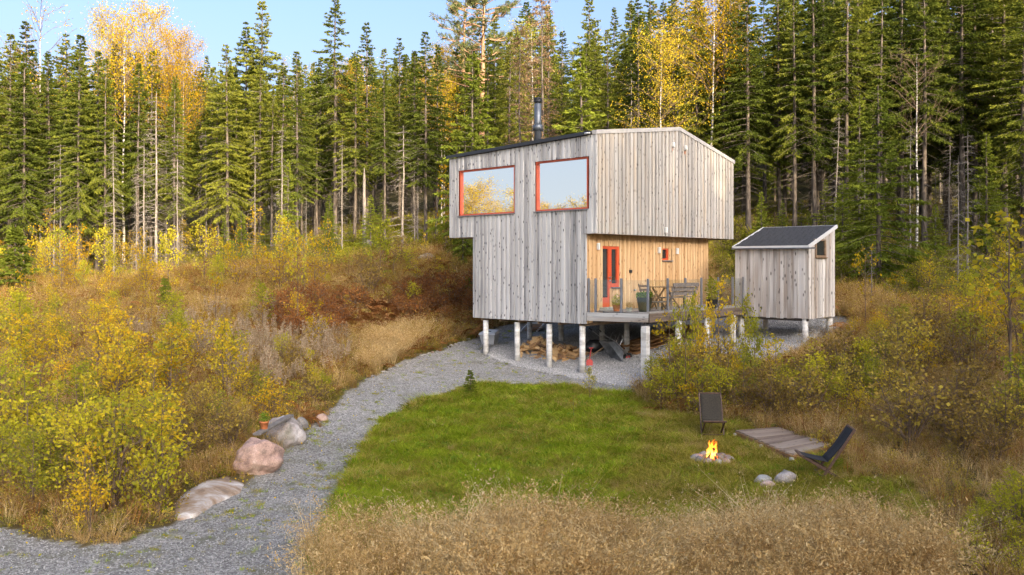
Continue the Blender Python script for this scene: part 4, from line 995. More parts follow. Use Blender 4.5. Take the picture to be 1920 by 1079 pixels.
for k in range(17):
    a = k*2.4; r_ = .03+.15*((k*7)%5)/5; h = U(.24,.42)*(1.4 if k==0 else 1)*(1-1.4*r_); rad=.026+.018*R()
    prof_ = [(rad*.5,0),(rad,.12*h),(rad*1.05,.25*h),(rad*.8,.5*h),(rad*.4,.78*h),(.003,h)]
    me = lathe(prof_, 9, M['fire'], cap=False)
    for v in me.vertices:
        f = v.co.z/h; v.co.x += .07*f*math.sin(f*7+k*1.7)-r_*math.cos(a)*f*.6; v.co.y += .05*f*math.cos(f*8+k*2)-r_*math.sin(a)*f*.6
    link('flame', me, CF, (r_*math.cos(a), r_*math.sin(a), .04 + .03*(k%3)))
for k in range(8):
    a=k*.8; o = box_me(.05,.04,.03,M['ember'],.008); link('ember', o, CF, (.13*math.cos(a)*U(.3,1), .13*math.sin(a)*U(.3,1)-.05, .05), (U(0,3),U(0,3),U(0,3)))
# three loose stones
for (px,py,sz,mm,sd_,lb) in ((1434,908,(.36,.30,.24),'rock_light',41,'flat pale stone at the back of the pair on the lawn'),(1441,918,(.33,.28,.22),'rock_pink',42,'rosy stone lying against the flat pale stone'),(1477,908,(.42,.34,.34),'rock_grey',43,'pointed grey stone standing apart on the lawn')):
    q = hit(px,py); tag(rock('stone', (q.x,q.y+.05,q.z+sz[2]*.22), sz, M[mm], sd_), lb, 'stone')

# ------------------------------------------------------------------ folding camp chairs
def camp_chair(loc, rz, label, m_canvas):
    c = empty('camp_chair', loc, label, 'chair', rz=0)
    Rz = Matrix.Rotation(rz,4,'Z')
    def pt(x,y,z): return Vector(loc) + (Rz @ Vector((x,y,z)))
    w = .255
    # back rails run from the top down through the seat to the front feet; seat rails from the front down to the rear feet
    J = (-.02,.34); top=(-.47,.98); ff=(.14,.02); sf=(.50,.47); rf_=(-.30,.0)
    for sg in (-1,1):
        beam('back_rail', c, pt(top[0],sg*w,top[1]), pt(ff[0],sg*w,ff[1]), .028,.05,M['chairwood'],.004)
        beam('seat_rail', c, pt(sf[0],sg*(w-.035),sf[1]), pt(rf_[0],sg*(w-.035),rf_[1]), .028,.05,M['chairwood'],.004)
    beam('cross_bar', c, pt(top[0],-w-.01,top[1]), pt(top[0],w+.01,top[1]), .05,.03,M['chairwood'],.004)
    beam('cross_bar', c, pt(sf[0],-w-.01,sf[1]), pt(sf[0],w+.01,sf[1]), .06,.03,M['chairwood'],.004)
    beam('cross_bar', c, pt(ff[0],-w,ff[1]+.08), pt(ff[0],w,ff[1]+.08), .03,.03,M['chairwood'],.004)
    beam('cross_bar', c, pt(rf_[0],-w+.03,rf_[1]+.05), pt(rf_[0],w-.03,rf_[1]+.05), .03,.03,M['chairwood'],.004)
    def sheet(a, b2, name, sag):
        V=[];K=8;Mx=5
        for i in range(K+1):
            f=i/K
            for j in range(Mx+1):
                g=j/Mx; x=a[0]+(b2[0]-a[0])*f; z=a[1]+(b2[1]-a[1])*f
                s_=sag*math.sin(math.pi*f)*(.4+.6*math.sin(math.pi*g)); V.append(pt(x-s_*.6, (-1+2*g)*(w-.02), z-s_*.7)-Vector(loc))
        Fc=[(i*(Mx+1)+j,i*(Mx+1)+j+1,(i+1)*(Mx+1)+j+1,(i+1)*(Mx+1)+j) for i in range(K) for j in range(Mx)]
        o=link(name, mesh_py(name,V,Fc,m_canvas,True), c); sm=o.modifiers.new('thickness','SOLIDIFY'); sm.thickness=.012
    sheet((top[0]+.012,top[1]-.01),(J[0]+.03,J[1]+.02),'back_canvas',.05); sheet((sf[0]-.01,sf[1]-.0),(J[0]+.03,J[1]+.03),'seat_canvas',.03)
    return c
q = hit(1340, 826); camp_chair((q.x,q.y+.25,gz(q.x,q.y+.25)+.0), -math.pi/2-.10, 'empty camp chair with brown mesh back facing the fire from behind', M['mesh_canvas'])
q = hit(1548, 897); camp_chair((q.x,q.y,gz(q.x,q.y)), math.pi-.12, 'black canvas camp chair seen from the side beside the wooden platform', M['canvas'])

# ------------------------------------------------------------------ low wooden platform
g0 = hit(1382, 822); pz = g0.z+.15
c1, c2, c3, c4 = on_z(1380,808,pz), on_z(1462,802,pz), on_z(1558,834,pz), on_z(1486,853,pz)
PF = empty('wooden_platform', ((c1+c3)/2)-Vector((0,0,.2)), 'low weathered platform of wide boards behind the camp fire', 'platform')
nb=11
for k in range(nb):
    f0=k/nb; f1=(k+1)/nb-.006
    a0=c1.lerp(c4,f0); a1=c1.lerp(c4,f1); d0=c2.lerp(c3,f0); d1=c2.lerp(c3,f1)
    dz=Vector((0,0,rngp.uniform(-.006,.006))); ext=(d0-a0).normalized()*rngp.uniform(-.03,.03)
    Wd=(a1-a0).length; o=beam('plank', PF, (a0+a1)/2+dz, (d0+d1)/2+dz+ext, Wd*.97, .035, M['platform'], .003)
beam('edge_beam', PF, c1-Vector((0,.0,.075)), c4-Vector((0,0,.075)), .05, .11, M['lumber']); beam('edge_beam', PF, c2-Vector((0,0,.09)), c3-Vector((0,0,.09)), .05,.14,M['lumber'])
beam('end_beam', PF, c4-Vector((0,0,.085)), c3-Vector((0,0,.085)), .05, .13, M['lumber'])
for q in (c1,c1.lerp(c4,.5),c4,c3):
    link('foot', lathe([(.05,-.16),(.05,.05)],12,M['rock_light']), PF, q-PF.location+Vector((-.03,-.04,-.10)))
pz2 = pz-.12
d1,d2,d3,d4 = on_z(1494,866,pz2), on_z(1560,846,pz2), on_z(1590,856,pz2), on_z(1545,876,pz2)
P2 = empty('platform_step', ((d1+d3)/2)-Vector((0,0,.1)), 'lower boarded step half buried in dry grass behind the side-on chair', 'step')
for k in range(4):
    a=d1.lerp(d4,(k+.5)/4); b2=d2.lerp(d3,(k+.5)/4); beam('plank', P2, a, b2, (d4-d1).length/4*.95, .035, M['platform'], .003)
beam('edge_beam', P2, d1-Vector((0,0,.08)), d4-Vector((0,0,.08)), .05,.12,M['lumber']); beam('edge_beam', P2, d1-Vector((0,0,.08)), d2-Vector((0,0,.08)), .05,.12,M['lumber'])

# ------------------------------------------------------------------ edging stones
STONES = []
for k in range(6):
    o = rock('edging_stone', (0,0,-50), (1,1,.6), M[['rock_light','rock_grey','rock_light','rock_dark','rock_light','rock_pink'][k]], 60+k, sub=2); STONES.append(o.data); bpy.data.objects.remove(o)
def edge_row(path, spacing, s0, s1, label, group, jit=3):
    tot=0; segs=[]
    for a, b2 in zip(path[:-1], path[1:]):
        L=math.hypot(b2[0]-a[0], b2[1]-a[1]); segs.append((a,b2,L))
    out=[]; pos=0
    for a,b2,L in segs:
        while pos < L:
            f=pos/L; out.append((a[0]+(b2[0]-a[0])*f, a[1]+(b2[1]-a[1])*f)); pos += spacing*U(.7,1.4)
        pos -= L
    for px,py in out:
        q=hit(px+U(-1,1)*jit, py+U(-1,1)*jit*.4); s_=U(s0,s1)
        o=link('edging_stone', STONES[random.randrange(6)], None, (q.x,q.y,q.z+s_*.08), (U(-.2,.2),U(-.2,.2),U(0,6.3))); o.scale=(s_*U(.5,.8),s_*U(.4,.6),s_*U(.35,.5)); tag(o,label,'edging stone',group)
edge_row([(905,722),(960,722),(1060,725),(1120,733),(1185,737),(1198,741)], 11, .30,.46, 'pale stone edging the top of the green lawn', 'stones along the top of the lawn', 2)
edge_row([(700,706),(740,690),(800,666),(850,648),(895,632),(935,618)], 8, .16,.30, 'small stone lining the bushy side of the gravel drive', 'stones lining the drive', 2)
edge_row([(672,905),(655,925),(648,945),(640,960)], 12, .14,.26, 'small stone at the lawn edge near the foreground drive', 'stones at the lawn edge', 2)
for (px,py,s_,lb,mm) in ((738,833,.34,'flat pale stone in the green grass beside the drive',0),(800,492,1.6,'broad grey boulder on the slope left of the cabin',1),(828,500,.9,'smaller dark boulder beside the broad one on the slope',3),(1590,622,1.1,'jagged grey boulder right of the shed pillars',1),(1880,490,1.7,'grey boulder high on the right hand bank',1),(270,495,.9,'pale boulder in front of the left forest edge',0),(690,462,1.3,'mossy boulder on the green knoll before the trees',3)):
    q=hit(px,py); o=link('stone', STONES[mm], None, (q.x,q.y,q.z+s_*.12), (0,0,U(0,6))); o.scale=(s_*.62,s_*.5,s_*.55); tag(o,lb,'boulder' if s_>.6 else 'stone')
# ------------------------------------------------------------------ plant builders
def trunk_tube(h, r, rg, wob=.012, K=9, n=8, top=.02):
    z = np.linspace(-.4, h, K); x = np.cumsum(rg.normal(size=K))*wob*h*.12; y = np.cumsum(rg.normal(size=K))*wob*h*.12; x-=x[0]; y-=y[0]
    Pn = np.stack([x,y,z],1)[None]; f=(z/h).clip(0,1); Rn = (r*(1-f)**.8+top*.5+r*.35*np.exp(-np.maximum(z,0)*2.5))[None]
    return Pn, Rn
def at_trunk(Pn, z): return np.stack([np.interp(z, Pn[0,:,2], Pn[0,:,0]), np.interp(z, Pn[0,:,2], Pn[0,:,1]), z], 1)
def spruce(name, h, cb, rad, seed, dens=1.0, dead=True, droop=.5, leaf='needle', bark='bark', sparse=0.0, tr=.011):
    """h height, cb height of the lowest live branch, rad crown radius."""
    rg = np.random.default_rng(seed); Pn, Rn = trunk_tube(h, h*tr, rg); parts=[]
    V,Q = tubes(Pn, Rn, 8); tp=[(V,Q,0,.5)]
    # live branches
    zs=[]; z=cb
    while z < h-.12: zs.append(z); z += (.30+.22*rg.random())/dens*(.6+.4*(h-z)/(h-cb))
    B=[]
    for z in zs:
        f=(z-cb)/(h-cb); L = rad*(1-f)**.82*(1.0 if f>.12 else .65+2.9*f)*(.72+.5*rg.random()); L=max(L,.10)
        for a in rg.random()*6.28+np.arange(rg.integers(4,7))*6.28/5.5:
            if rg.random() < sparse: continue
            B.append((z+rg.normal()*.08, a+rg.normal()*.25, L*(.6+.55*rg.random()), f))
    B=np.array(B); nb_=len(B); K=6; s=np.linspace(0,1,K)[None,:]
    bz,ba,bL,bf = [B[:,i:i+1] for i in range(4)]
    base = at_trunk(Pn, B[:,0])
    up = (.55*bf-.10) ; dr = droop*(1-bf*.75)
    zz = bL*(up*s - dr*s**1.6 + .22*dr*s**4); rr = bL*s
    BP = np.stack([base[:,0:1]+np.cos(ba)*rr, base[:,1:2]+np.sin(ba)*rr, bz+zz], -1)
    V,Q = tubes(BP, (bL*.010+.006)*(1-s*.85), 3); tp.append((V,Q,0,.3))
    # twigs with hanging needle sprays
    C=[];Dv=[];S=[];Ln=[];Wd=[];Tn=[]
    nt_ = np.maximum(3,(B[:,2]/.105*1.0)).astype(int); idx=np.repeat(np.arange(nb_), nt_*2)
    m=len(idx); u = .12+.90*rg.random(m)**.8; u=np.minimum(u,1.0); side=np.where(rg.random(m)<.5,-1,1)
    def along(arr,u):   # interpolate spine
        x=u*(K-1); i0=np.clip(x.astype(int),0,K-2); fr=x-i0; return arr[idx,i0]*(1-fr)[:,None]+arr[idx,i0+1]*fr[:,None], arr[idx,i0+1]-arr[idx,i0]
    p,t = along(BP,u); t/=np.linalg.norm(t,axis=1,keepdims=True)+1e-9
    sd = np.cross(t, np.array([0,0,1.])); sd/=np.linalg.norm(sd,axis=1,keepdims=True)+1e-9
    tl = (.14+.30*(1-u))*np.clip(B[idx,2],.3,1.6)*(.6+.7*rg.random(m)); 
    d = t*(.55+.3*u[:,None])+sd*side[:,None]*(.75-.35*u[:,None])+np.array([0,0,-1.])*(.10+.35*(1-B[idx,3])[:,None]*rg.random((m,1))) + rg.normal(size=(m,3))*.12
    d/=np.linalg.norm(d,axis=1,keepdims=True)
    btone=rg.random(nb_)[idx]
    NS=7
    for k in range(NS):
        q = p + d*tl[:,None]*(k/NS)
        dd = d + rg.normal(size=(m,3))*.38 + np.array([0,0,-.30])*(k%2); ll = (.10+.10*rg.random(m))*(.8+.6*tl) 
        C.append(q);Dv.append(dd);S.append(rg.normal(size=(m,3))+np.array([0,0,.3]));Ln.append(ll);Wd.append(.035+.035*rg.random(m));Tn.append(np.clip(.15+.45*u+.25*btone+.15*rg.normal(size=m)*.6,0,1))  # inner needles toned darker than the tips, crown shade put into the tone
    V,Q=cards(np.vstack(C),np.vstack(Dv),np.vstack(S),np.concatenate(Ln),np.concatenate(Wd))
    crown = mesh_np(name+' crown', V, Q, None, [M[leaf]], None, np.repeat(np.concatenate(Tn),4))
    # dead lower branches
    if dead:
        D=[]; z=.8
        while z < cb+h*.12: 
            for a in rg.random(rg.integers(2,6))*6.28: D.append((z+rg.normal()*.1, a, rad*(.22+.55*rg.random())*(.5+.5*min(1,z/(cb+.1)))))
            z += .28+.25*rg.random()
        D=np.array(D); K2=4; s=np.linspace(0,1,K2)[None,:]; base=at_trunk(Pn,D[:,0]); a=D[:,1:2]+rg.normal(size=(len(D),1))*.1; L=D[:,2:3]
        dz=rg.normal(size=(len(D),1))*.12-.12
        DP=np.stack([base[:,0:1]+np.cos(a)*L*s, base[:,1:2]+np.sin(a)*L*s, D[:,0:1]+L*(dz*s-.18*s**2)],-1)
        V,Q=tubes(DP,(.010+.006*L)*(1-.7*s),3); tp.append((V,Q,0,.8))
        n2=len(D)*3; ii=np.repeat(np.arange(len(D)),3); uu=.3+.7*rg.random(n2); x=uu*(K2-1); i0=np.clip(x.astype(int),0,K2-2); fr=(x-i0)[:,None]
        q=DP[ii,i0]*(1-fr)+DP[ii,i0+1]*fr; dd=(DP[ii,-1]-DP[ii,0]); dd/=np.linalg.norm(dd,axis=1,keepdims=True); sd=np.cross(dd,[0,0,1.])*np.where(rg.random(n2)<.5,-1,1)[:,None]
        e_=q+(dd*.6+sd*.7+np.array([0,0,-.25]))*(.15+.3*rg.random((n2,1)))
        V,Q=tubes(np.stack([q,(q+e_)/2,e_],1),np.tile([.006,.005,.003],(n2,1)),3); tp.append((V,Q,0,.8))
    V,Q,mi,tn=join_parts(tp); trunk=mesh_np(name+' trunk', V, Q, None, [M[bark]], mi, None, True)
    return trunk, crown
def snag(name, h, seed, r=.09, rad=1.3, withered=False, dens=1.0, bark='bark_grey', zlow=.8):
    rg=np.random.default_rng(seed); Pn,Rn=trunk_tube(h,r,rg,.02); V,Q=tubes(Pn,Rn,8); tp=[(V,Q,0,.5)]
    D=[]; z=zlow
    while z<h-.2:
        f=z/h
        for a in rg.random(rg.integers(2,6))*6.28: D.append((z,a,rad*(1.05-.8*f)*(.45+.7*rg.random())))
        z+=(.22+.2*rg.random())/dens
    D=np.array(D);K2=5;s=np.linspace(0,1,K2)[None,:];base=at_trunk(Pn,D[:,0]);L=D[:,2:3];a=D[:,1:2]+.4*s*rg.normal(size=(len(D),1)); dz=rg.normal(size=(len(D),1))*.2-.05
    DP=np.stack([base[:,0:1]+np.cos(a)*L*s,base[:,1:2]+np.sin(a)*L*s,D[:,0:1]+L*(dz*s-.35*s**2+.22*s**3)],-1)
    V,Q=tubes(DP,(.009+.008*L)*(1-.7*s),3);tp.append((V,Q,0,.5))
    n2=len(D)*5;ii=np.repeat(np.arange(len(D)),5);uu=.25+.75*rg.random(n2);x=uu*(K2-1);i0=np.clip(x.astype(int),0,K2-2);fr=(x-i0)[:,None]
    q=DP[ii,i0]*(1-fr)+DP[ii,i0+1]*fr;dd=DP[ii,-1]-DP[ii,0];dd/=np.linalg.norm(dd,axis=1,keepdims=True);sd=np.cross(dd,[0,0,1.])*np.where(rg.random(n2)<.5,-1,1)[:,None]
    e_=q+(dd*.6+sd*.7+rg.normal(size=(n2,3))*.2+np.array([0,0,-.2]))*(.12+.35*rg.random((n2,1)))
    V,Q=tubes(np.stack([q,(q+e_)/2,e_],1),np.tile([.006,.0045,.003],(n2,1)),3);tp.append((V,Q,0,.5))
    V,Q,mi,tn=join_parts(tp);tr_=mesh_np(name+' trunk',V,Q,None,[M[bark]],mi,None,True)
    cr=None
    if withered:
        n3=n2*5;jj=np.repeat(np.arange(n2),5);w=rg.random((n3,1));C=q[jj]*(1-w)+e_[jj]*w;sel=C[:,2]>h*.42;C=C[sel];n3=len(C)
        V,Q=cards(C,rnd_unit(n3,rg)+np.array([0,0,-.5]),rnd_unit(n3,rg),.09+.10*rg.random(n3),.03+.03*rg.random(n3))
        cr=mesh_np(name+' crown',V,Q,None,[M['needle_d']],None,np.repeat(rg.random(n3),4))
    return tr_,cr
def broadleaf(name, h, seed, r=.05, cb=.25, spread=.28, nl=26, leaves=1200, ls=.06, leaf='leaf_yg', bark='bark_birch', up=.9, stems=1, clump=.16, pw=.5):
    """birch-like plant: leading stems, rising limbs, fine twigs, leaves set along the twigs"""
    rg=np.random.default_rng(seed); tp=[]; TW=[]
    for st in range(stems):
        hh=h*(1 if st==0 else .6+.35*rg.random()); Pn,Rn=trunk_tube(hh,r*(1 if st==0 else .7),rg,.03,7,6,.008)
        if st: 
            a=rg.random()*6.28; lean=(.15+.35*rg.random())*hh; f=(Pn[0,:,2]/hh).clip(0,1); Pn[0,:,0]+=np.cos(a)*lean*f; Pn[0,:,1]+=np.sin(a)*lean*f
        V,Q=tubes(Pn,Rn,6 if h>3 else 4); tp.append((V,Q,0,.5))
        n=max(5,int(nl*(1 if st==0 else .6)/(1 if stems==1 else 1.3))); zb=hh*(cb+(1-cb)*np.sort(rg.random(n)**.9)*.97); f=(zb/hh-cb)/(1-cb)
        L=spread*hh*(1-f)**.7*np.clip(f*5+.45,0,1)*(.6+.6*rg.random(n))+.08*hh; a=rg.random(n)*6.28
        K2=5;s=np.linspace(0,1,K2)[None,:];base=at_trunk(Pn,zb)
        LP=np.stack([base[:,0:1]+np.cos(a)[:,None]*L[:,None]*s,base[:,1:2]+np.sin(a)[:,None]*L[:,None]*s,zb[:,None]+L[:,None]*up*(s-.35*s**2)],-1)+np.cumsum(rg.normal(size=(n,K2,3))*.03*L[:,None,None],axis=1)
        V,Q=tubes(LP,(r*.28*(L/L.max()))[:,None]*(1-.8*s)+.0025,3);tp.append((V,Q,1,.5))
        k=7;ii=np.repeat(np.arange(n),k);n2=n*k;uu=.2+.8*rg.random(n2);x=uu*(K2-1);i0=np.clip(x.astype(int),0,K2-2);fr=(x-i0)[:,None]
        q=LP[ii,i0]*(1-fr)+LP[ii,i0+1]*fr;e_=q+(rnd_unit(n2,rg)*.8+np.array([0,0,.3])+(LP[ii,-1]-LP[ii,0])/L[ii][:,None]*.5)*(L[ii][:,None]*.38*(.5+.8*rg.random((n2,1))))
        V,Q=tubes(np.stack([q,(q+e_)/2,e_],1),np.tile([.004,.003,.002],(n2,1))*max(1,h/6),3);tp.append((V,Q,1,.5)); TW.append((q,e_))
        tpz=Pn[0,-2:]; TW.append((np.repeat(tpz[0:1],4,0),np.repeat(tpz[1:2],4,0)))
    V,Q,mi,tn=join_parts(tp);tr_=mesh_np(name+' stem',V,Q,None,[M[bark],M['twig']],mi,None,True)
    q=np.vstack([a for a,b in TW]);e_=np.vstack([b for a,b in TW]); jj=rg.integers(0,len(q),leaves); w=rg.random((leaves,1))**.7
    # some twigs bare, some thick with leaves
    C=q[jj]*(1-w)+e_[jj]*w+rg.normal(size=(leaves,3))*clump*h*.08
    ttone=rg.random(len(q))[jj]
    V,Q=cards(C,rnd_unit(leaves,rg)+np.array([0,0,-.35]),rnd_unit(leaves,rg),ls*(.6+.8*rg.random(leaves)),ls*.72*(.6+.8*rg.random(leaves)))
    cr=mesh_np(name+' crown',V,Q,None,[M[leaf]],None,np.repeat(np.clip(.6*ttone+.4*rg.random(leaves),0,1),4)); return tr_,cr
def pine(name,h,seed,cb=.55,rad=3.0):
    rg=np.random.default_rng(seed);Pn,Rn=trunk_tube(h,.20,rg,.02,9,10);V,Q=tubes(Pn,Rn,10);tp=[(V,Q,0,.5)]
    n=46;zb=h*(cb+(1-cb)*rg.random(n)*.97);f=(zb/h-cb)/(1-cb);L=rad*(1-f)**.5*(.5+.6*rg.random(n));a=rg.random(n)*6.28;K2=6;s=np.linspace(0,1,K2)[None,:];base=at_trunk(Pn,zb)
    LP=np.stack([base[:,0:1]+np.cos(a)[:,None]*L[:,None]*s,base[:,1:2]+np.sin(a)[:,None]*L[:,None]*s,zb[:,None]+L[:,None]*(.1*s+.25*s**2)],-1)+np.cumsum(rg.normal(size=(n,K2,3))*.06*L[:,None,None],axis=1)
    V,Q=tubes(LP,(.02*L)[:,None]*(1-.8*s)+.008,4);tp.append((V,Q,0,.5))
    k=12;ii=np.repeat(np.arange(n),k);n2=n*k;uu=.35+.65*rg.random(n2);x=uu*(K2-1);i0=np.clip(x.astype(int),0,K2-2);fr=(x-i0)[:,None];q=LP[ii,i0]*(1-fr)+LP[ii,i0+1]*fr
    e_=q+(rnd_unit(n2,rg)*.7+np.array([0,0,.4])+(LP[ii,-1]-LP[ii,0])/L[ii][:,None])*(.35+.4*rg.random((n2,1)))*.6
    V,Q=tubes(np.stack([q,(q+e_)/2,e_],1),np.tile([.012,.009,.006],(n2,1)),3);tp.append((V,Q,0,.5));V,Q,mi,tn=join_parts(tp);tr_=mesh_np(name+' trunk',V,Q,None,[M['bark_pine']],mi,None,True)
    m=n2*22;jj=rg.integers(0,n2,m);w=.35+.65*rg.random((m,1));C=q[jj]*(1-w)+e_[jj]*w;ax=e_[jj]-q[jj];ax/=np.linalg.norm(ax,axis=1,keepdims=True)
    V,Q=cards(C,rnd_unit(m,rg)+ax*.8+np.array([0,0,.3]),rnd_unit(m,rg),.14+.08*rg.random(m),.022+.02*rg.random(m));cr=mesh_np(name+' crown',V,Q,None,[M['needle_p']],None,np.repeat(.5*rg.random(n2)[jj]+.5*rg.random(m),4));return tr_,cr

def place(kind, variant, x, y, label, cat, group=None, s=1.0, sxy=None, rz=None, lean=(0,0), z=None, partnames=('trunk','crown')):
    t_, c_ = variant
    o = empty(kind, (x, y, (gz(x,y) if z is None else z)-.03), label, cat, group, U(0,6.28) if rz is None else rz)
    o.rotation_euler.x, o.rotation_euler.y = lean; o.scale = (sxy or s, sxy or s, s)
    link(partnames[0], t_, o)
    if c_ is not None: link(partnames[1], c_, o)
    return o

SPR=[spruce('spruce',16,(4.6,5.6,6.4,3.8,7.2,5.2)[k],(2.5,2.2,2.6,2.6,2.1,2.4)[k],100+k,1.05,droop=(.5,.6,.45,.55,.6,.5)[k],sparse=(.05,.1,.0,.05,.18,.1)[k],tr=(.0085,.008,.0095,.0085,.0075,.008)[k]) for k in range(6)]
SPR_FULL=[spruce('full spruce',9,.9,(2.0,1.7)[k],120+k,1.3,dead=True,droop=.35,leaf='needle_y',sparse=.12,tr=.009) for k in range(2)]
SPR_Y=[spruce('small spruce',3.0,.15,(.95,.8)[k],130+k,2.3,dead=False,droop=.25,leaf='needle_y',tr=.011) for k in range(2)]
SNAG=[snag('snag',(11,9,12,7)[k],140+k,(.085,.07,.09,.05)[k],(1.5,1.2,1.6,1.0)[k]) for k in range(4)]
SNAGW=[snag('withered',15,150+k,.11,1.9,True,1.5,'bark') for k in range(2)]
PINE=[pine('pine',15,160)]
BIR=[broadleaf('birch',14,(170,171,172)[k],.085,(.50,.42,.35)[k],.14,60,6200,.095,('leaf_gold','leaf_gold','leaf_mix')[k],up=1.0,clump=.25) for k in range(3)]
BIRT=[broadleaf('thin birch',13,180+k,.07,.35,.13,46,(900,1500)[k],.09,'leaf_gold',up=1.1) for k in range(2)]
BARE=[broadleaf('bare birch',11,185,.07,.45,.14,26,24,.05,'leaf_gold',up=1.2)]
SAP=[broadleaf('sapling',2.6,190+k,.020,.12,.24,24,(620,800,520,900,700)[k],.088,('leaf_yg','leaf_mix','leaf_gold','leaf_yg','leaf_mix')[k],'twig',up=1.2,stems=1+k%3,clump=.35) for k in range(5)]
SAPT=[broadleaf('thin sapling',2.8,200+k,.018,.30,.16,13,(150,210)[k],.095,('leaf_gold','leaf_mix')[k],'twig',up=1.4) for k in range(2)]
BUSH=[broadleaf('bush',1.5,210+k,.014,.05,.38,22,(700,600,800,650)[k],.075,('leaf_mix','leaf_brown','leaf_yg','leaf_brown')[k],'twig',up=1.0,stems=6,clump=.6) for k in range(4)]

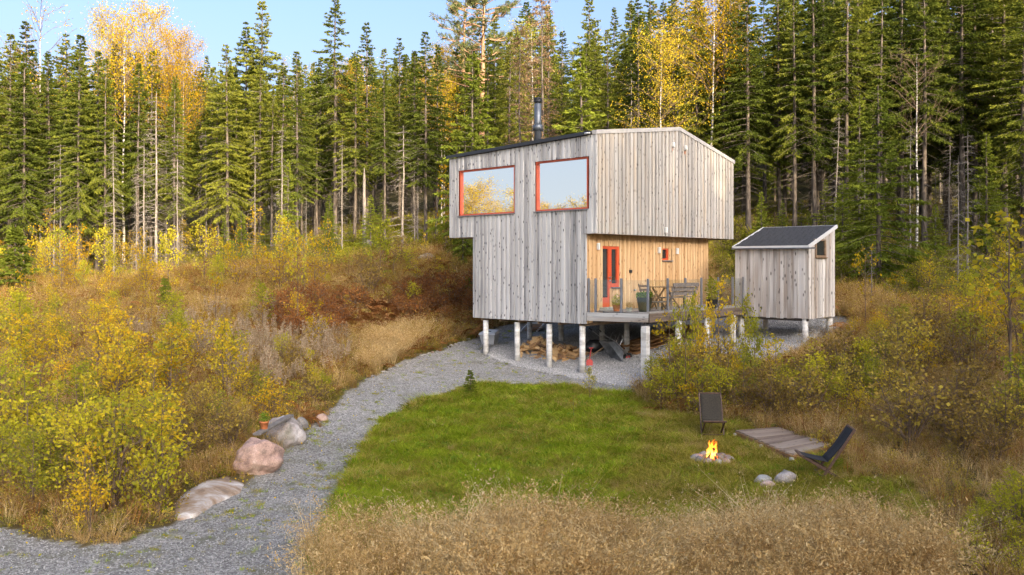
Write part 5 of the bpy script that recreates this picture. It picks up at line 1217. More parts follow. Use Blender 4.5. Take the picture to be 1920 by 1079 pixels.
# ------------------------------------------------------------------ forest: measured front trees
def P2xy(px, D): return D*(px-CX)/F, D
def tall(kind, var, px, D, top, label, cat, basepx=None, width=1.0, H=None, rz=None, group=None, lean=(0,0)):
    x, y = P2xy(px, D); zb = gz(x, y); ztop = CZ + D*(HY-top)/F; h0 = H or 16.0; s=(ztop-zb)/h0
    return place(kind, var, x, y, label, cat, group, s=s, sxy=s*width, rz=rz, lean=lean)
FRONT=[ # px, distance, top row, kind, label
 ('spruce_tree',SPR[0],18,52,62,'tall spruce at the far left edge of the forest',1.1,16),
 ('spruce_tree',SPR[3],52,55,36,'spruce with a dark pointed top near the left edge',1.0,16),
 ('birch_tree',BIRT[0],78,54,14,'slender sparse birch standing above the left spruces',.9,13),
 ('spruce_tree',SPR[1],93,50,96,'spruce with long bare trunk right of the slender birch',1.0,16),
 ('spruce_tree',SPR[2],122,54,62,'spruce with twin neighbour and sunlit boughs left of the golden tree',1.0,16),
 ('spruce_tree',SPR[0],148,49,64,'big front spruce with sunlit drooping boughs left of the golden tree',1.15,16),
 ('birch_tree',BIR[1],200,58,60,'orange birch behind the golden tree',.7,14),
 ('golden_birch',BIR[0],231,51,36,'golden leaved tree lit brightly in the left forest',.9,14),
 ('birch_tree',BIR[0],272,55,22,'yellow green topped birch just right of the golden tree',.75,14),
 ('dead_spruce',SNAG[2],295,47,170,'bare grey dead spruce right of the golden tree',1.1,12),
 ('birch_tree',BIR[1],326,52,72,'white stemmed golden birch, left one of the tall pair',.65,14),
 ('birch_tree',BIR[0],341,53,80,'white stemmed golden birch, right one of the tall pair',.65,14),
 ('spruce_tree',SPR[4],376,55,120,'dark spruce right of the golden birch pair',1.0,16),
 ('spruce_tree',SPR[1],396,53,125,'narrow spruce right of the golden birch pair',.9,16),
 ('spruce_tree',SPR[3],427,49,80,'spruce with bare pale trunk in the dip of the skyline',1.0,16),
 ('spruce_tree',SPR[2],462,55,40,'spruce left of the highest pointed spruce',.9,16),
 ('spruce_tree',SPR[3],491,54,-4,'high pointed dark spruce left of the skyline gap',1.05,16),
 ('spruce_tree',SPR[4],530,52,112,'short topped spruce right of the high pointed spruce',1.1,16),
 ('spruce_tree',SPR[0],556,48,95,'spruce with light green boughs before the skyline gap',1.0,16),
 ('spruce_tree',SPR[1],600,54,105,'narrow spruce beside the tallest spruce',1.0,16),
 ('spruce_tree',SPR[4],628,50,-8,'tallest spruce with open dark top on the left skyline',1.15,16),
 ('dead_spruce',SNAG[0],641,46,255,'thin pale bare stem before the tallest spruce',.8,11),
 ('spruce_tree',SPR[5],690,50,42,'spruce with rounded top right of the tallest spruce',1.1,16),
 ('spruce_tree',SPR[1],720,55,90,'narrow spruce behind the broken white stem',1.0,16),
 ('dead_spruce',SNAG[3],753,46,235,'bare dead spruce with many twigs right of the broken stem',1.2,7),
 ('spruce_tree',SPR[2],748,56,70,'sunlit topped spruce above the dead twiggy spruce',.9,16),
 ('spruce_tree',SPR[0],797,47,58,'front spruce with long straight trunk left of the cabin',1.0,16),
 ('spruce_tree',SPR[5],818,48,85,'slimmer spruce close beside the front spruce left of the cabin',.9,16),
 ('spruce_tree',SPR_FULL[0],885,44,95,'bright green full spruce just above the left cabin roof',1.0,9),
 ('pine_tree',PINE[0],902,52,-40,'broad topped pine rising above the left of the cabin roof',1.2,15),
 ('pine_tree',PINE[0],868,60,-14,'second pine with open top left of the broad pine',1.0,15),
 ('withered_spruce',SNAGW[0],972,46,45,'brown withered spruce left of the chimney',1.0,15),
 ('withered_spruce',SNAGW[1],1019,44,-30,'tall brown withered spruce directly behind the chimney',1.0,15),
 ('spruce_tree',SPR_FULL[1],1092,42,95,'light green spruce between chimney and gable',1.1,9),
 ('spruce_tree',SPR[3],1105,55,-10,'dark spruce on the skyline right of the gap above the roof',1.0,16),
 ('spruce_tree',SPR[1],1198,46,30,'bare trunked spruce above the gable front',.9,16),
 ('birch_tree',BIR[2],1240,44,70,'sparse yellow birch right above the gable peak',1.0,14),
 ('birch_tree',BIR[0],1330,47,-25,'golden birch lit at the top above the right roof slope',1.0,14),
 ('spruce_tree',SPR[0],1404,46,-30,'thick trunked spruce right of the cabin gable',1.2,16),
 ('spruce_tree',SPR[2],1372,50,-60,'spruce just behind the gable corner',1.0,16),
 ('spruce_tree',SPR[1],1489,45,-50,'straight pale trunked spruce above the shed, left one',1.0,16),
 ('spruce_tree',SPR[5],1527,45,-70,'straight pale trunked spruce above the shed, right one',1.1,16),
 ('spruce_tree',SPR[4],1588,50,-90,'tall spruce with thick grey trunk beyond the shed roof corner',1.1,16),
 ('dead_spruce',SNAG[1],1562,43,215,'leaning thin dead spruce behind the shed',.8,9),
 ('spruce_tree',SPR_FULL[0],1648,37.5,142,'wide young spruce with open boughs right of the shed',1.25,9),
 ('bare_birch',BARE[0],1718,43,105,'leafless crooked birch with white stem on the right',1.0,11),
 ('spruce_tree',SPR[0],1776,50,-120,'thickest old spruce trunk on the right hand slope',1.4,16),
 ('dead_spruce',SNAG[3],1797,36,290,'thin white dead stem, left one of the pair on the right',.7,7),
 ('dead_spruce',SNAG[1],1815,37,245,'thin white dead stem, right one of the pair on the right',.75,9),
 ('spruce_tree',SPR_FULL[1],1850,41,250,'young green spruce behind the white dead pair',1.1,9),
 ('dead_spruce',SNAG[3],1634,34.5,455,'tiny dead spruce below the wide young spruce',1.0,7),
 ('spruce_tree',SPR[2],1880,46,-100,'shaded spruce near the right edge of the frame',1.2,16),
 ('spruce_tree',SPR[3],1920,42,-60,'dark spruce cut by the right edge of the frame',1.2,16),
 ('dead_spruce',SNAG[2],213,46,240,'thin grey trunk below the golden tree, left side',.7,12),
 ('dead_spruce',SNAG[0],255,46,310,'short grey stem below the golden tree, right side',.6,11),
 ('spruce_tree',SPR_FULL[1],540,46,300,'small light green spruce under the tall ones mid left',.9,9),
 ('spruce_tree',SPR_FULL[0],868,43,300,'small bright spruce tucked at the left cabin wall',.6,9),
]
for kind,var,px,D,top,label,w,H in FRONT:
    cat={'birch_tree':'birch','golden_birch':'birch','bare_birch':'birch','pine_tree':'pine','dead_spruce':'dead tree','withered_spruce':'dead tree'}.get(kind,'spruce')
    tall(kind,var,px,D,top,label,cat,width=w,H=H,lean=((0,0) if 'leaning' not in label else (0,.07)))
# broken white stem
x,y=P2xy(683,46.5); z=gz(x,y); BS=link('broken_stem', lathe([(.13,-.3),(.10,2),(.085,3.6),(.05,3.9),(.01,4.25)],9,M['bark_grey']), None,(x,y,z)); BS.scale=(.9,.9,1.0); tag(BS,'snapped off pale tree stem with pointed top in the forest edge','tree stump')

SKY=[(-300,60),(0,62),(40,60),(100,95),(200,75),(300,75),(360,110),(400,135),(440,95),(480,70),(520,125),(560,130),(600,115),(640,100),(690,85),(730,110),(800,90),(850,80),(880,10),(1000,-20),(1060,40),(1085,75),(1120,20),(1200,-20),(1400,-60),(1920,-200),(2300,-300)]
SX=[a for a,b in SKY]; SYv=[b for a,b in SKY]
front_xy=[P2xy(f[2],f[3]) for f in FRONT]; placed=list(front_xy); nfill=0
regions=[(-1e9,480,'in the far left forest'),(480,860,'left of the cabin roof'),(860,1400,'behind the cabin roof'),(1400,1e9,'on the right hand slope')]
random.seed(21)
for D0,D1,n,md in ((47,56,80,1.2),(56,64,78,1.5),(64,74,70,1.8),(74,90,66,2.2)):
    tries=0; c=0
    while c<n and tries<4000:
        tries+=1; px=U(-160,2080); D=U(D0,D1)
        if px>1380: D-=U(2,6)*(D<60)
        x,y=P2xy(px,D)
        if any((x-a)**2+(y-b)**2<md*md for a,b in placed): continue
        placed.append((x,y)); c+=1; nfill+=1
        top=np.interp(px,SX,SYv)+U(-5,70)+ (D-50)*.4
        r=R()*(.84 if px>1380 else .88 if px<480 else 1); reg=[t for a,b,t in regions if a<=px<b][0]
        row='in the back rows' if D>60 else 'near the edge'
        if px>1380 and r>.55 and r<.80: kind,var,cat,H,lb='spruce_tree',SPR_FULL[random.randrange(2)],'spruce',9,'bushy green spruce'; top=max(top,U(20,200))
        elif r<.80: kind,var,cat,H,lb='spruce_tree',SPR[random.randrange(6)],'spruce',16,'dark spruce'
        elif r<.90: kind,var,cat,H,lb='dead_spruce',SNAG[random.randrange(3)],'dead tree',11,'thin dead grey spruce'; 
        elif r<.95: kind,var,cat,H,lb='birch_tree',BIR[random.randrange(3)],'birch',14,'yellow leaved birch'
        else: kind,var,cat,H,lb='birch_tree',BIRT[random.randrange(2)],'birch',13,'slender thin leaved birch'
        if kind=='dead_spruce': top=max(top,U(120,300)) 
        if kind=='birch_tree' and top<60: top+=30
        tall(kind,var,px,D,top,'%s %s %s'%(lb,row,reg),cat,width=U(.8,1.05),H=H,group='%s trees %s'%({'spruce':'spruce','birch':'birch','dead tree':'dead'}[cat],reg))
# understory stems at the forest edge
for k in range(26):
    px=U(-40,840) if k<22 else U(1390,1900); D=U(45,52) if k<22 else U(41,47)
    v=SNAG[random.choice([0,1,3])]; H={0:11,1:9,3:7}[SNAG.index(v)]
    tall('dead_spruce',v,px,D,U(230,380),'low dead sapling spruce among the trunks '+('of the left forest edge' if k<22 else 'right of the cabin'),'dead tree',width=.8,H=H,group='small dead spruces among the trunks')
for k in range(26):
    px=U(420,830) if k<9 else U(1400,1900); D=U(45,51) if k<9 else U(40,46)
    tall('small_spruce',SPR_FULL[k%2],px,D,U(330,420),'small green spruce in the undergrowth '+('of the left forest edge' if k<9 else 'right of the cabin'),'spruce',width=1.1,H=9,group='small spruces at the forest foot')
# golden birches beyond the left edge of the view, seen mirrored in the windows
for k,(x,y,h) in enumerate(((-42,32.0,10.6),(-43,30.2,11.6),(-41.5,31.1,11.0),(-42,28.3,9.6),(-44,27.2,11.4),(-43,26.2,10.4),(-46,24.0,10.5),(-45,21.4,10.6),(-44,19.8,10.9),(-48,17.5,11.2),(-52,25.5,11.2))):
    place('birch_tree',BIR[k%2],x,y,'golden birch mirrored in the cabin windows','birch','birches mirrored in the windows',s=h/14,sxy=h/14*1.1)

# ------------------------------------------------------------------ saplings and bushes on the slopes
def sap_at(px,py,top,var,H,kind,label,group=None,w=1.0,lean=(0,0),cat=None):
    q=hit(px,py); zt_=CZ+q.y*(HY-top)/F; s=max(.15,(zt_-q.z)/H)
    return place(kind,var,q.x,q.y,label,cat or kind.replace('_',' ').replace('birch sapling','sapling'),group,s=s,sxy=s*w,lean=lean,partnames=('stem','leaves'))
NAMED=[
 (713,540,415,SAP[3],2.6,'birch_sapling','tall bright yellow green sapling on the slope left of the cabin',.8),
 (1622,620,468,SAPT[0],2.8,'birch_sapling','thin sapling with few orange leaves right of the shed',.8),
 (1812,640,500,SAP[0],2.6,'birch_sapling','light green leafy sapling on the right bank',.8),
 (1895,760,410,SAPT[1],2.8,'birch_sapling','tall yellow leaved sapling at the right edge of the frame',1.2),
 (1918,700,430,SAP[2],2.6,'birch_sapling','dense golden sapling cut by the right edge',.8),
 (1105,752,690,SAP[4],2.6,'rose_bush','small bush with orange and yellow blooms at the gravel edge',.9),
 (1075,785,742,SAPT[0],2.8,'orange_seedling','little plant with salmon orange leaves in the lawn',1.0),
 (1300,735,560,SAP[4],2.6,'birch_sapling','tall turning sapling in front of the deck railing',.5),
 (1345,725,520,SAPT[1],2.8,'birch_sapling','green leaved sapling rising past the deck floor',.8),
 (1398,725,560,SAP[4],2.6,'birch_sapling','sapling with pale orange tips before the shed wall left end',.6),
 (1270,742,640,SAP[3],2.6,'birch_sapling','bright green low sapling beside the square pillar',1.2),
 (1240,745,672,SAP[3],2.6,'birch_sapling','bright green sprig at the foot of the square pillar',1.2),
 (1440,745,640,SAP[1],2.6,'birch_sapling','turning sapling under the left end of the shed',1.0),
 (1480,770,690,SAP[0],2.6,'birch_sapling','yellow green sapling in front of the shed gravel',1.1),
 (585,745,655,SAP[1],2.6,'birch_sapling','orange tipped sapling at the bend of the drive',.9),
 (610,760,700,SAP[3],2.6,'birch_sapling','green bush at the bend of the drive',1.1),
 (340,700,590,SAP[3],2.6,'birch_sapling','pale green sapling among the fireweed',.7),
 (1600,690,600,SAPT[0],2.8,'birch_sapling','small golden branched sapling at the right shed pillar',1.0),
 (835,470,320,SAP[2],2.6,'birch_sapling','glowing yellow sapling at the left cabin corner',.55),
 (560,640,420,SAPT[1],2.8,'birch_sapling','slim sapling with long bare stem mid slope',.6),
 (95,520,400,SAP[2],2.6,'birch_sapling','golden sapling at the foot of the far left spruces',.7),
 (250,520,440,SAP[2],2.6,'birch_sapling','golden sapling before the big front spruce',.7),
 (30,560,420,SPR_Y[0],3.0,'small_spruce','dark green young spruce at the left frame edge',1.3),
 (882,742,692,SPR_Y[1],3.0,'small_spruce','tiny spruce at the tip of the lawn by the gravel',1.3),
 (878,560,515,SPR_Y[0],3.0,'small_spruce','little spruce by the lower left cabin wall',1.2),
 (310,590,520,SPR_Y[1],3.0,'small_spruce','small dark green spruce in the middle of the slope',1.2),
 (1860,720,700,SAP[3],2.6,'leafy_bush','low green bush on the right bank',1.6),
 (1700,640,572,SAP[4],2.6,'birch_sapling','yellow sapling beside the slanting pale stick',.8),

 (1255,760,590,SAPT[0],2.8,'birch_sapling','airy sapling with golden leaf cluster at the deck edge corner',1.0),
 (1285,770,560,SAP[0],2.6,'birch_sapling','open yellow green sapling before the second round pillar',.5),
 (1330,765,575,SAP[4],2.6,'birch_sapling','open orange tinged sapling below the table bench',.5),
 (1375,762,590,SAP[1],2.6,'birch_sapling','open turning sapling beneath the railing end',.5),
 (1415,768,600,SAP[3],2.6,'birch_sapling','yellow green sapling overlapping the lower left shed corner',.5),
 (1455,775,630,SAPT[1],2.8,'birch_sapling','sparse sapling before the shed gravel',1.1),
 (1240,772,690,SAP[3],2.6,'birch_sapling','lime green low sapling right of the lawn corner',1.3),
]
for px,py,top,var,H,kind,label,w in NAMED:
    cat={'birch_sapling':'sapling','rose_bush':'bush','orange_seedling':'seedling','small_spruce':'spruce','leafy_bush':'bush'}[kind]
    o=sap_at(px,py,top,var,H,kind,label,None,w,cat=cat)
random.seed(77)
def thicket(poly, n, hs, vars_, kind, label, group, mind, w=(.8,1.3)):
    xs_=[a for a,b in poly]; ys_=[b for a,b in poly]; c=0; pts=[]; tries=0
    while c<n and tries<6000:
        tries+=1; px=U(min(xs_),max(xs_)); py=U(min(ys_),max(ys_))
        if not inpoly(np.array([px]),np.array([py]),poly)[0]: continue
        q=hit(px,py)
        if any((q.x-a)**2+(q.y-b)**2<mind*mind for a,b in pts): continue
        z_=classify(np.array([q.x]),np.array([q.y]),np.array([q.z]),0)[0]
        if z_ in (1,2,3,4) : continue
        pts.append((q.x,q.y)); v,H=vars_[random.randrange(len(vars_))]; h=U(*hs); c+=1
        place(kind,v,q.x,q.y,label,'sapling' if 'sapling' in kind else 'bush',group,s=h/H,sxy=h/H*U(*w),partnames=('stem','leaves'))
    return c
S_=[(v,2.6) for v in SAP]; B_=[(v,1.5) for v in BUSH]; T_=[(v,2.8) for v in SAPT]
# lower left thicket
thicket([(-40,960),(60,990),(150,1015),(235,1005),(320,960),(310,900),(340,820),(250,740),(100,720),(-40,740)],44,(1.1,1.9),[S_[1],S_[0],S_[4],S_[1],B_[0],B_[2],S_[0]],'yellow_bush','leafy yellow bush in the dense thicket at the lower left','bushes in the lower left thicket',.42)
thicket([(-40,740),(250,740),(330,800),(420,770),(440,700),(250,640),(-40,640)],26,(1.2,2.2),[S_[1],S_[2],S_[4],S_[3],B_[0]],'birch_sapling','turning sapling in the band above the lower left thicket','saplings above the lower left thicket',.7)
thicket([(-40,640),(250,640),(440,700),(560,720),(620,690),(560,620),(300,560),(-40,560)],24,(1.2,2.3),[S_[2],S_[0],S_[3],T_[0],S_[4]],'birch_sapling','yellow sapling on the middle of the left slope','saplings on the middle left slope',1.1,(.7,1.1))
thicket([(-40,560),(300,560),(560,600),(640,520),(560,490),(-40,500)],38,(1.5,3.0),[S_[2],S_[0],S_[3],T_[0],S_[4],S_[2]],'birch_sapling','yellow sapling below the left forest edge','saplings below the left forest edge',1.1,(.6,.95))
thicket([(560,600),(880,590),(870,490),(660,500),(560,520)],20,(.8,1.8),[S_[0],B_[1],B_[3],T_[1]],'birch_sapling','low sapling on the slope between knoll and drive','saplings between knoll and drive',1.1,(.8,1.2))
thicket([(430,860),(500,800),(600,770),(640,735),(560,700),(430,720),(330,800),(340,880)],24,(.6,1.2),[B_[1],B_[3],B_[0],S_[1]],'brown_bush','brownish low bush behind the boulders along the drive','low bushes behind the boulders',.5)
M['leaf_rust']=leafmat('rust brown leaves',[(.1,(.13,.05,.018)),(.5,(.30,.12,.035)),(.9,(.46,.22,.07))],None,.3,.4)
RUSTB=[broadleaf('rust bush',1.1,230+k,.012,.03,.5,20,900,.07,'leaf_rust','twig',up=.8,stems=7,clump=.8) for k in range(2)]
thicket([(720,600),(760,548),(870,538),(905,560),(905,600),(800,612)],20,(.7,1.2),[(RUSTB[0],1.1),(RUSTB[1],1.1)],'rust_bush','rust brown bush on the bank left of the cabin','rust brown bushes on the bank',.8)
thicket([(470,640),(520,585),(640,565),(700,590),(640,640),(560,650)],18,(.7,1.2),[(RUSTB[0],1.1),(RUSTB[1],1.1)],'rust_bush','rust brown bush in the middle of the left slope','rust brown bushes on the slope',.8)
# right bank
thicket([(1215,757),(1260,785),(1400,797),(1500,797),(1620,800),(1700,760),(1640,700),(1560,738),(1500,742),(1420,738),(1380,715),(1300,722)],58,(.9,1.6),[S_[1],B_[1],B_[3],B_[0],B_[1],S_[0],B_[2]],'yellow_bush','leafy turning bush in the hedge between deck and fire place','bushes between deck and fire place',.42)
thicket([(1640,680),(1700,760),(1640,810),(1800,900),(1940,900),(1940,600),(1700,600),(1600,650)],46,(.8,1.8),[S_[0],B_[1],B_[3],B_[0],S_[1],T_[1]],'birch_sapling','mixed yellow and brown sapling on the right bank','saplings on the right bank',.75)
thicket([(1620,600),(1940,600),(1940,480),(1800,500),(1640,560)],16,(.8,1.6),[S_[0],B_[0],T_[0]],'birch_sapling','yellow sapling high on the right bank','saplings high on the right bank',1.2)
thicket([(1800,1100),(1940,1100),(1940,930),(1850,960)],10,(.5,.95),[S_[0],S_[3],B_[2]],'leafy_bush','yellow green leafy bush in the lower right corner','bushes in the lower right corner',.4)
# slanting pale stick and a tussock
q=hit(1690,672); o=beam('leaning_stick',None,q,q+Vector((-.45,.1,.85)),.06,.06,M['bark_grey']); tag(o,'slanting pale dead stick in the bushes of the right bank','stick')
# ------------------------------------------------------------------ ground cover (uncountable growth): instanced on points
def clump(name, n, h, hr, rad, w, m, lean=.5, head=None, seed=0, bend=.4):
    """tuft of curved blades, two quads each; head=(cards per stem,size,material)"""
    rg=np.random.default_rng(seed); a=rg.random(n)*6.28; r0=rad*np.sqrt(rg.random(n)); H=h*(1-hr+2*hr*rg.random(n)); la=a+rg.normal(size=n)*.8; ln=lean*(.3+.9*rg.random(n))*H
    b=np.stack([np.cos(a)*r0,np.sin(a)*r0,np.full(n,-.03)],1); d=np.stack([np.cos(la),np.sin(la),np.zeros(n)],1); sd=np.stack([-np.sin(la+rg.normal(size=n)),np.cos(la),np.zeros(n)],1)
    p1=b+d*(ln*.3)[:,None]; p1[:,2]+=H*.6; p2=b+d*ln[:,None]*(1+bend); p2[:,2]+=H*(1-.25*bend)
    wv=sd*w*.5
    V=np.stack([b-wv,b+wv,p1+wv*.7,p1-wv*.7,p2+wv*.12,p2-wv*.12],1).reshape(-1,3); i=np.arange(n)[:,None]*6
    Q=np.vstack([i+np.array([[0,1,2,3]]),i+np.array([[3,2,4,5]])]); tn=np.repeat(rg.random(n),6); parts=[(V,Q,0,tn)]; mats_=[M[m]]
    if head:
        k,sz,hm=head; jj=np.repeat(np.arange(n),k); u=.45+.6*rg.random(len(jj)); C=p1[jj]*(1-u)[:,None]+p2[jj]*u[:,None]+rg.normal(size=(len(jj),3))*sz*.9
        V2,Q2=cards(C,rnd_unit(len(jj),rg)+np.array([0,0,.6]),rnd_unit(len(jj),rg),sz*(.5+rg.random(len(jj))),sz*.35*(.5+rg.random(len(jj)))); parts.append((V2,Q2,1,np.repeat(rg.random(len(jj)),4))); mats_.append(M[hm])
    V,Q,mi,tn=join_parts(parts); return mesh_np(name,V,Q,None,mats_,mi,tn)
def dome(name, n, rad, h, ls, m, seed, stems=0, flat=.6):
    rg=np.random.default_rng(seed); d=rnd_unit(n,rg); d[:,2]=np.abs(d[:,2]); C=d*np.array([rad,rad,h])*(rg.random(n)**.4)[:,None]
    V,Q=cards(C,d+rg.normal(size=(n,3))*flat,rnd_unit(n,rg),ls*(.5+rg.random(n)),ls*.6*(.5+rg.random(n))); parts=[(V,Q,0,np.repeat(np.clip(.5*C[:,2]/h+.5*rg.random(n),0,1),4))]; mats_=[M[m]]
    if stems:
        k=stems; a=rg.random(k)*6.28; e_=np.stack([np.cos(a)*rad*.8,np.sin(a)*rad*.8,h*(.6+.6*rg.random(k))],1); V2,Q2=tubes(np.stack([e_*0,e_*.5,e_],1),np.tile([.004,.003,.002],(k,1)),3); parts.append((V2,Q2,1,.5)); mats_.append(M['twig'])
    V,Q,mi,tn=join_parts(parts); return mesh_np(name,V,Q,None,mats_,mi,tn)
def fern(name, m, seed, n=8, L=.55):
    rg=np.random.default_rng(seed); C=[];D=[];S=[];Ln=[];Wd=[];T=[]
    for k in range(n):
        a=rg.random()*6.28; Lk=L*(.6+.6*rg.random()); o=np.array([np.cos(a),np.sin(a),0]); sd=np.array([-np.sin(a),np.cos(a),0])
        for u in np.linspace(.12,1,16):
            p=o*Lk*u+np.array([0,0,Lk*(.95*u-.75*u*u)])
            for sg in (-1,1):
                C.append(p);D.append(sd*sg+o*.4+np.array([0,0,-.15])+rg.normal(size=3)*.12);S.append(o+np.array([0,0,.1]));Ln.append(Lk*.30*(1-u*.8));Wd.append(Lk*.085);T.append(.3+.5*rg.random())
    V,Q=cards(np.array(C),np.array(D),np.array(S),np.array(Ln),np.array(Wd)); return mesh_np(name,V,Q,None,[M[m]],None,np.repeat(T,4))
def spike(name, seed, h=1.1):
    rg=np.random.default_rng(seed); parts=[]
    n=5; a=rg.random(n)*6.28; b=np.stack([np.cos(a)*.12,np.sin(a)*.12,np.zeros(n)],1); H=h*(.7+.4*rg.random(n)); e_=b*1.6; e_[:,2]=H
    V,Q=tubes(np.stack([b,(b+e_)/2,e_],1),np.tile([.006,.005,.003],(n,1)),3); parts.append((V,Q,0,.6))
    k=70; jj=rg.integers(0,n,n*k); u=.50+.5*rg.random(n*k); C=b[jj]*(1-u)[:,None]+e_[jj]*u[:,None]+rg.normal(size=(n*k,3))*.022
    V,Q=cards(C,rnd_unit(n*k,rg)+np.array([0,0,.8]),rnd_unit(n*k,rg),.04+.05*rg.random(n*k),.015+.02*rg.random(n*k)); parts.append((V,Q,1,np.repeat(rg.random(n*k),4)))
    V,Q,mi,tn=join_parts(parts); return mesh_np(name,V,Q,None,[M['bracken'],M['fluff']],mi,tn)
def pebble(seed, r=.5):
    import bmesh
    bm=bmesh.new(); bmesh.ops.create_icosphere(bm,subdivisions=1,radius=r); rg=random.Random(seed)
    for v in bm.verts: v.co*=rg.uniform(.65,1.1); v.co.z*=.65
    me=bpy.data.meshes.new('pebble'); bm.to_mesh(me); bm.free(); me.materials.append(M['gravel_stone']); return me
def scatter(name, pts, protos, smin, smax, idx=None, tilt=.12, seed=1, scl=None, kind='stuff'):
    """one object: points carry size, turn and kind; geometry nodes set a clump on each"""
    n=len(pts); rg=np.random.default_rng(seed)
    me=bpy.data.meshes.new(name); me.vertices.add(n); me.vertices.foreach_set('co', np.asarray(pts,np.float32).ravel())
    rot=np.stack([rg.normal(size=n)*tilt,rg.normal(size=n)*tilt,rg.random(n)*6.28],1).astype(np.float32)
    s=(smin+(smax-smin)*rg.random(n)).astype(np.float32) if scl is None else scl.astype(np.float32)
    idx=(rg.integers(0,len(protos),n) if idx is None else idx).astype(np.int32)
    a=me.attributes.new('turn','FLOAT_VECTOR','POINT'); a.data.foreach_set('vector',rot.ravel())
    a=me.attributes.new('size','FLOAT','POINT'); a.data.foreach_set('value',s); a=me.attributes.new('kind_index','INT','POINT'); a.data.foreach_set('value',idx)
    me.update(); o=link(name,me); tag(o,kind=kind)
    ng=bpy.data.node_groups.new(name,'GeometryNodeTree'); ng.interface.new_socket('Geometry',in_out='INPUT',socket_type='NodeSocketGeometry'); ng.interface.new_socket('Geometry',in_out='OUTPUT',socket_type='NodeSocketGeometry')
    gi=ng.nodes.new('NodeGroupInput'); go=ng.nodes.new('NodeGroupOutput'); jn=ng.nodes.new('GeometryNodeJoinGeometry')
    def att(nm,dt): k=ng.nodes.new('GeometryNodeInputNamedAttribute'); k.data_type=dt; k.inputs[0].default_value=nm; return k.outputs[0]
    tr_=att('turn','FLOAT_VECTOR'); sz=att('size','FLOAT'); ki=att('kind_index','INT')
    for k,pm in enumerate(protos):
        po=bpy.data.objects.new(name+'_clump',pm)
        oi=ng.nodes.new('GeometryNodeObjectInfo'); oi.inputs['Object'].default_value=po; oi.inputs['As Instance'].default_value=True
        cmp=ng.nodes.new('FunctionNodeCompare'); cmp.data_type='INT'; cmp.operation='EQUAL'; ng.links.new(ki,cmp.inputs[2]); cmp.inputs[3].default_value=k
        ip=ng.nodes.new('GeometryNodeInstanceOnPoints'); ng.links.new(gi.outputs[0],ip.inputs['Points']); ng.links.new(cmp.outputs[0],ip.inputs['Selection']); ng.links.new(oi.outputs['Geometry'],ip.inputs['Instance'])
        e2=ng.nodes.new('FunctionNodeEulerToRotation'); ng.links.new(tr_,e2.inputs[0]); ng.links.new(e2.outputs[0],ip.inputs['Rotation']); ng.links.new(sz,ip.inputs['Scale']); ng.links.new(ip.outputs[0],jn.inputs[0])
    ng.links.new(jn.outputs[0],go.inputs[0]); md=o.modifiers.new('growth','NODES'); md.node_group=ng; return o
def field(n, y0, y1, seed, margin=1.5, near_bias=True):
    """random ground points inside the camera wedge (plus a margin to each side)"""
    rg=np.random.default_rng(seed); y=np.sqrt(y0*y0+(y1*y1-y0*y0)*rg.random(n)); hw=y*.60+margin; x=(rg.random(n)*2-1)*hw; z=gz_arr(x,y); return x,y,z,classify(x,y,z)
def stk(x,y,z): return np.stack([x,y,z],1)
# exclusion of footprints
def clear_of(x,y,r=.0):
    keep=np.ones(len(x),bool)
    for cx_,cy_,rr in ((b1v.location.x,b1v.location.y,.40),(b2v.location.x,b2v.location.y,.38),(FPc.x,FPc.y,.42),(slab_o.location.x,slab_o.location.y,.55)):
        keep&=((x-cx_)**2+(y-cy_)**2)>(rr+r)**2
    pc_=PF.location; ux=(c4-c1).normalized(); uy=(c2-c1).normalized(); q=np.stack([x-c1.x,y-c1.y],1); A2=np.array([[ux.x,uy.x],[ux.y,uy.y]]); ab=q@np.linalg.inv(A2).T
    keep&=~((ab[:,0]>-.02)&(ab[:,0]<(c4-c1).length+.02)&(ab[:,1]>-.02)&(ab[:,1]<(c2-c1).length+.02))
    px=CX+F*x/y; py=HY-F*(z_of(x,y)-CZ)/y
    keep&=~inpoly(px,py,[(335,975),(328,942),(382,908),(428,896),(458,906),(448,924),(400,946),(365,970)])
    return keep
def z_of(x,y): return gz_arr(x,y)
G1=[clump('green tuft',34,.12,.5,.08,.008,'grass',.9,seed=k) for k in range(4)]
G2=[clump('olive tuft',32,.13,.5,.09,.008,'grass_o',1.0,seed=10+k) for k in range(3)]
HB=[dome('herb',46,.10,.06,.045,'leaf_green',20+k) for k in range(2)]
MS=[dome('moss cushion',70,.16,.05,.03,'moss',24+k) for k in range(2)]
DR=[clump('dry tuft',46,.38,.4,.14,.009,'dry',.8,(2,.026,'dry'),seed=30+k) for k in range(4)]
DF=[clump('feathery tuft',34,.60,.35,.18,.006,'dry',.55,(18,.032,'dry'),seed=36+k) for k in range(4)]
BR=[fern('bracken','bracken',40+k) for k in range(3)]; FG=[fern('fern','leaf_green',45)]
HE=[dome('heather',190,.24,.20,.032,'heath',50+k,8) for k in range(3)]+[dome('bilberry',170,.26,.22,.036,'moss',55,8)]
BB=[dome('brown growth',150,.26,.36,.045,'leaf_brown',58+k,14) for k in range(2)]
TB_=[clump('twiggy growth',26,.55,.35,.16,.008,'bracken',.5,(4,.035,'leaf_brown'),seed=62+k) for k in range(2)]
DR+=[clump('pink tuft',44,.38,.4,.15,.009,'dry2',.8,(2,.026,'dry2'),seed=130+k) for k in range(2)]
DF+=[clump('straw tuft',30,.60,.4,.16,.009,'straw',1.0,(5,.03,'straw'),seed=136),clump('pink feathery tuft',34,.58,.3,.18,.006,'dry2',.55,(18,.032,'dry2'),seed=137)]
SPK=[spike('fireweed',70+k) for k in range(3)]
